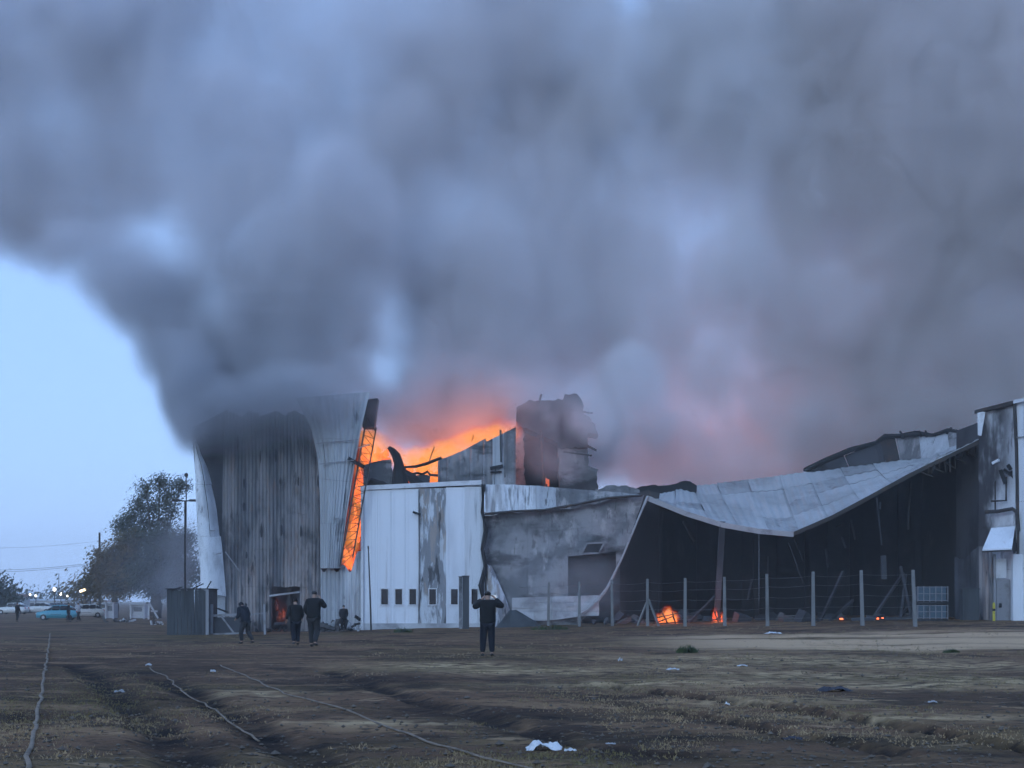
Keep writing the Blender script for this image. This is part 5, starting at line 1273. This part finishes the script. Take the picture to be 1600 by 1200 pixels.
def fire(name, label, blobs, pad, res, k, warp=(1.6, .35), warp2=(.6, .16), glow=None, dens=.6, seed=3.0, gain=1.0, tongue=None, fb=1.1, nt_=3):
    tongue = tongue or M['flame']
    lo = [min(c[i] - r[i] * 1.25 for c, r, s in blobs) - pad for i in range(3)]; hi = [max(c[i] + r[i] * 1.25 for c, r, s in blobs) + pad for i in range(3)]
    n = [max(8, int((hi[i] - lo[i]) / res)) for i in range(3)]
    root = empty(name, (sum(c[0] for c, r, s in blobs) / len(blobs), blobs[0][0][1], lo[2])); tag(root, label, 'fire')
    rnd = random.Random(len(label))
    for c, r, s in blobs[:8]:                     # solid burning tongues inside the glow
        for q in range(nt_):
            b0 = Vector(c) + Vector((rnd.uniform(-.45, .45) * r[0], rnd.uniform(.1, .6) * r[1], -r[2] * .75)); h = r[2] * rnd.uniform(.8, 1.2); w = min(r[0], r[2]) * rnd.uniform(.22, .36) * (1 if nt_ == 3 else .55); ph = rnd.uniform(0, 6)
            MB().tube([b0 + Vector((w * .55 * math.sin(ph + t * 5) * t, 0, h * t)) for t in (0, .12, .28, .45, .62, .8, .92, 1)], [w * a for a in (.25, .75, 1, .92, .7, .42, .2, .04)], 8).build('flame', tongue, root, True)
    o = make_volume('flame_glow', lo, hi, n, blobs, fire_material(name, k, dens), warp=warp, warp2=warp2, fbm=(fb, .65), sharp=.3, seed=seed, zstretch=.55, gain=gain)
    o['kind'] = 'stuff'; o.parent = root; o.location = -Vector(root.location)
    if glow:
        for (p, e, r) in glow:
            ld = bpy.data.lights.new('fire_glow', 'POINT'); ld.energy = e; ld.color = (1.0, .25, .11); ld.shadow_soft_size = r
            lo_ = bpy.data.objects.new('fire_glow', ld); lo_.location = Vector(p) - Vector(root.location); col.objects.link(lo_); lo_.parent = root
    return o
def flame_surface(name, k):
    m = bpy.data.materials.new(name); m.use_nodes = True; nt = m.node_tree; bs = nt.nodes['Principled BSDF']; bs.inputs['Base Color'].default_value = (.02, .01, .01, 1)
    geo = nt.nodes.new('ShaderNodeNewGeometry'); mp = nt.nodes.new('ShaderNodeMapping'); mp.inputs['Scale'].default_value = (1.6, 1.6, .8); nt.links.new(geo.outputs['Position'], mp.inputs[0])
    nz = nt.nodes.new('ShaderNodeTexNoise'); nz.inputs['Detail'].default_value = 4; nz.inputs['Scale'].default_value = 1.0; nt.links.new(mp.outputs[0], nz.inputs['Vector'])
    rp = nt.nodes.new('ShaderNodeValToRGB'); el = rp.color_ramp.elements; el[0].position = .32; el[0].color = (.95, .095, .025, 1); el[1].position = .68; el[1].color = (1.0, .30, .06, 1); e = el.new(.5); e.color = (1.0, .14, .035, 1)
    nt.links.new(nz.outputs['Fac'], rp.inputs['Fac']); nt.links.new(rp.outputs['Color'], bs.inputs['Emission Color']); bs.inputs['Emission Strength'].default_value = k
    return m
M['flame'] = flame_surface('flame', .50)
M['flame_dim'] = flame_surface('dim_flame', .006)
YF = 98.3
fire('fire', 'large orange fire burning behind the lattice column and the white building roof', [
    B(578, 690, 22, 45, YF, 1.0, 1.0), B(566, 750, 22, 50, YF, 1.0, 1.1), B(556, 810, 20, 50, YF, 1.0, 1.2), B(546, 862, 20, 40, YF, 1.0, 1.2),
    B(596, 706, 40, 34, YF, 1.0, .9), B(640, 728, 40, 34, YF, 1.0, 1.0), B(662, 722, 36, 26, YF, 1.0, 1.5), B(675, 742, 28, 30, YF, 1.0, 1.4),
    B(700, 708, 45, 24, YF + .3, 1.0, 1.3), B(730, 698, 50, 24, YF + .3, 1.0, 1.2), B(762, 684, 50, 24, YF + .3, 1.0, 1.1), B(790, 670, 36, 26, YF + .3, 1.0, .8)],
    .3, .16, .28, gain=1.5, glow=[(at(655, 728, YF), 300, .8), (at(582, 715, YF), 150, .6), (at(745, 712, YF + 2.0), 220, 1.0), (at(1030, 728, 122), 700, 3.0), (at(1160, 722, 125), 1100, 3.0), (at(1290, 712, 125), 600, 3.0)])
fire('fire', 'small yellow fire behind the fence posts, nearest the torn edge', [B(1030, 968, 10, 12, 91.5, .5, 1.1), B(1044, 962, 12, 17, 91.5, .5, 1.4), B(1055, 967, 9, 14, 91.5, .5, 1.2), B(1046, 974, 18, 6, 91.5, .5, 1.2)], .15, .07, .5, nt_=9, warp=(.7, .2), warp2=(.22, .14), fb=.35, glow=[(at(1044, 955, 90.6), 60, .2)])
fire('fire', 'thin red fire low on the floor beside the leaning column', [B(1124, 973, 16, 5, 91, .4, 1.2), B(1118, 960, 7, 14, 91, .4, .8), B(1130, 964, 6, 10, 91, .4, .8), B(1150, 962, 8, 10, 92, .5, .35)], .15, .07, .5, nt_=7, warp=(.7, .2), warp2=(.22, .14), fb=.35, glow=[(at(1126, 960, 90.0), 35, .2)])
fire('fire', 'dim orange fire glowing in the doorway of the tall shed', [B(440, 955, 14, 24, 95.8, .5, .9), B(445, 968, 16, 12, 95.8, .5, 1.0), B(433, 940, 8, 20, 95.8, .5, .5)], .2, .10, .016, tongue=M['flame_dim'], warp=(1.0, .2), warp2=(.4, .1), glow=[(at(443, 955, 95.6), 12, .2)])
scrap = empty('charred_planks', at(1045, 974, 90.8)); tag(scrap, 'charred planks lying across the small yellow fire', 'planks')
for a, b in (((1022, 966), (1060, 958)), ((1028, 972), (1052, 963)), ((1034, 955), (1044, 976)), ((1050, 956), (1056, 976)), ((1020, 975), (1064, 972))):
    MB().bar(at(*a, 90.7 + random.uniform(-.2, .2)), at(*b, 90.7), .07).build('plank', M['char'], scrap)
scrap = empty('charred_planks', at(1128, 974, 90.2)); tag(scrap, 'charred planks across the thin red fire by the leaning column', 'planks')
for a, b in (((1108, 969), (1140, 966)), ((1116, 955), (1124, 976)), ((1128, 960), (1138, 974))):
    MB().bar(at(*a, 90.1 + random.uniform(-.2, .2)), at(*b, 90.1), .07).build('plank', M['char'], scrap)
for i, (px, py, w, lb) in enumerate(((1318, 968, 10, 'glowing ember patch left of the fence post'), (1373, 967, 16, 'thin glowing ember line right of the fence post'), (1503, 969, 0, ''), (518, 972, 0, ''))):
    if not w: continue
    b = at(px, py, 86); o = empty('ember_patch', (b.x, 86, gz(b.x, 86))); tag(o, lb, 'embers')
    for k in range(6):
        c = b + Vector((random.uniform(-.5, .5) * w * .036, random.uniform(-.2, .2), random.uniform(-.06, .06)))
        MB().box(c, (random.uniform(.06, .2), .1, random.uniform(.03, .07)), rz=random.uniform(0, 3)).build('ember', M['ember'] if k % 2 else M['char'], o)
M['ember_dim'] = emitter('dim_ember', (1.0, .2, .1), .25)
b = at(852, 748, 103)
o = empty('ember_patch', b); tag(o, 'red glow inside the opening of the gutted block', 'embers')
for k in range(7): MB().box(b + Vector((random.uniform(-.4, .3), random.uniform(-.3, .3), random.uniform(-.5, .1))), (.10, .1, random.uniform(.1, .5)), rz=random.uniform(0, 3)).build('ember', M['ember_dim'], o)

# ------------------------------------------------------------------ haze over the whole place
hz = bpy.data.materials.new('haze'); hz.use_nodes = True; nt = hz.node_tree; nt.nodes.clear()
out = nt.nodes.new('ShaderNodeOutputMaterial'); pv = nt.nodes.new('ShaderNodeVolumePrincipled'); pv.inputs['Density'].default_value = .0005; pv.inputs['Color'].default_value = (.97, .98, 1.0, 1); nt.links.new(pv.outputs[0], out.inputs['Volume'])
haze = MB().box((0, 600, 31.2), (3400, 2200, 66.4)).build('haze', hz); tag(haze, 'thin bluish smoke haze over the whole field', 'haze', kind='stuff')
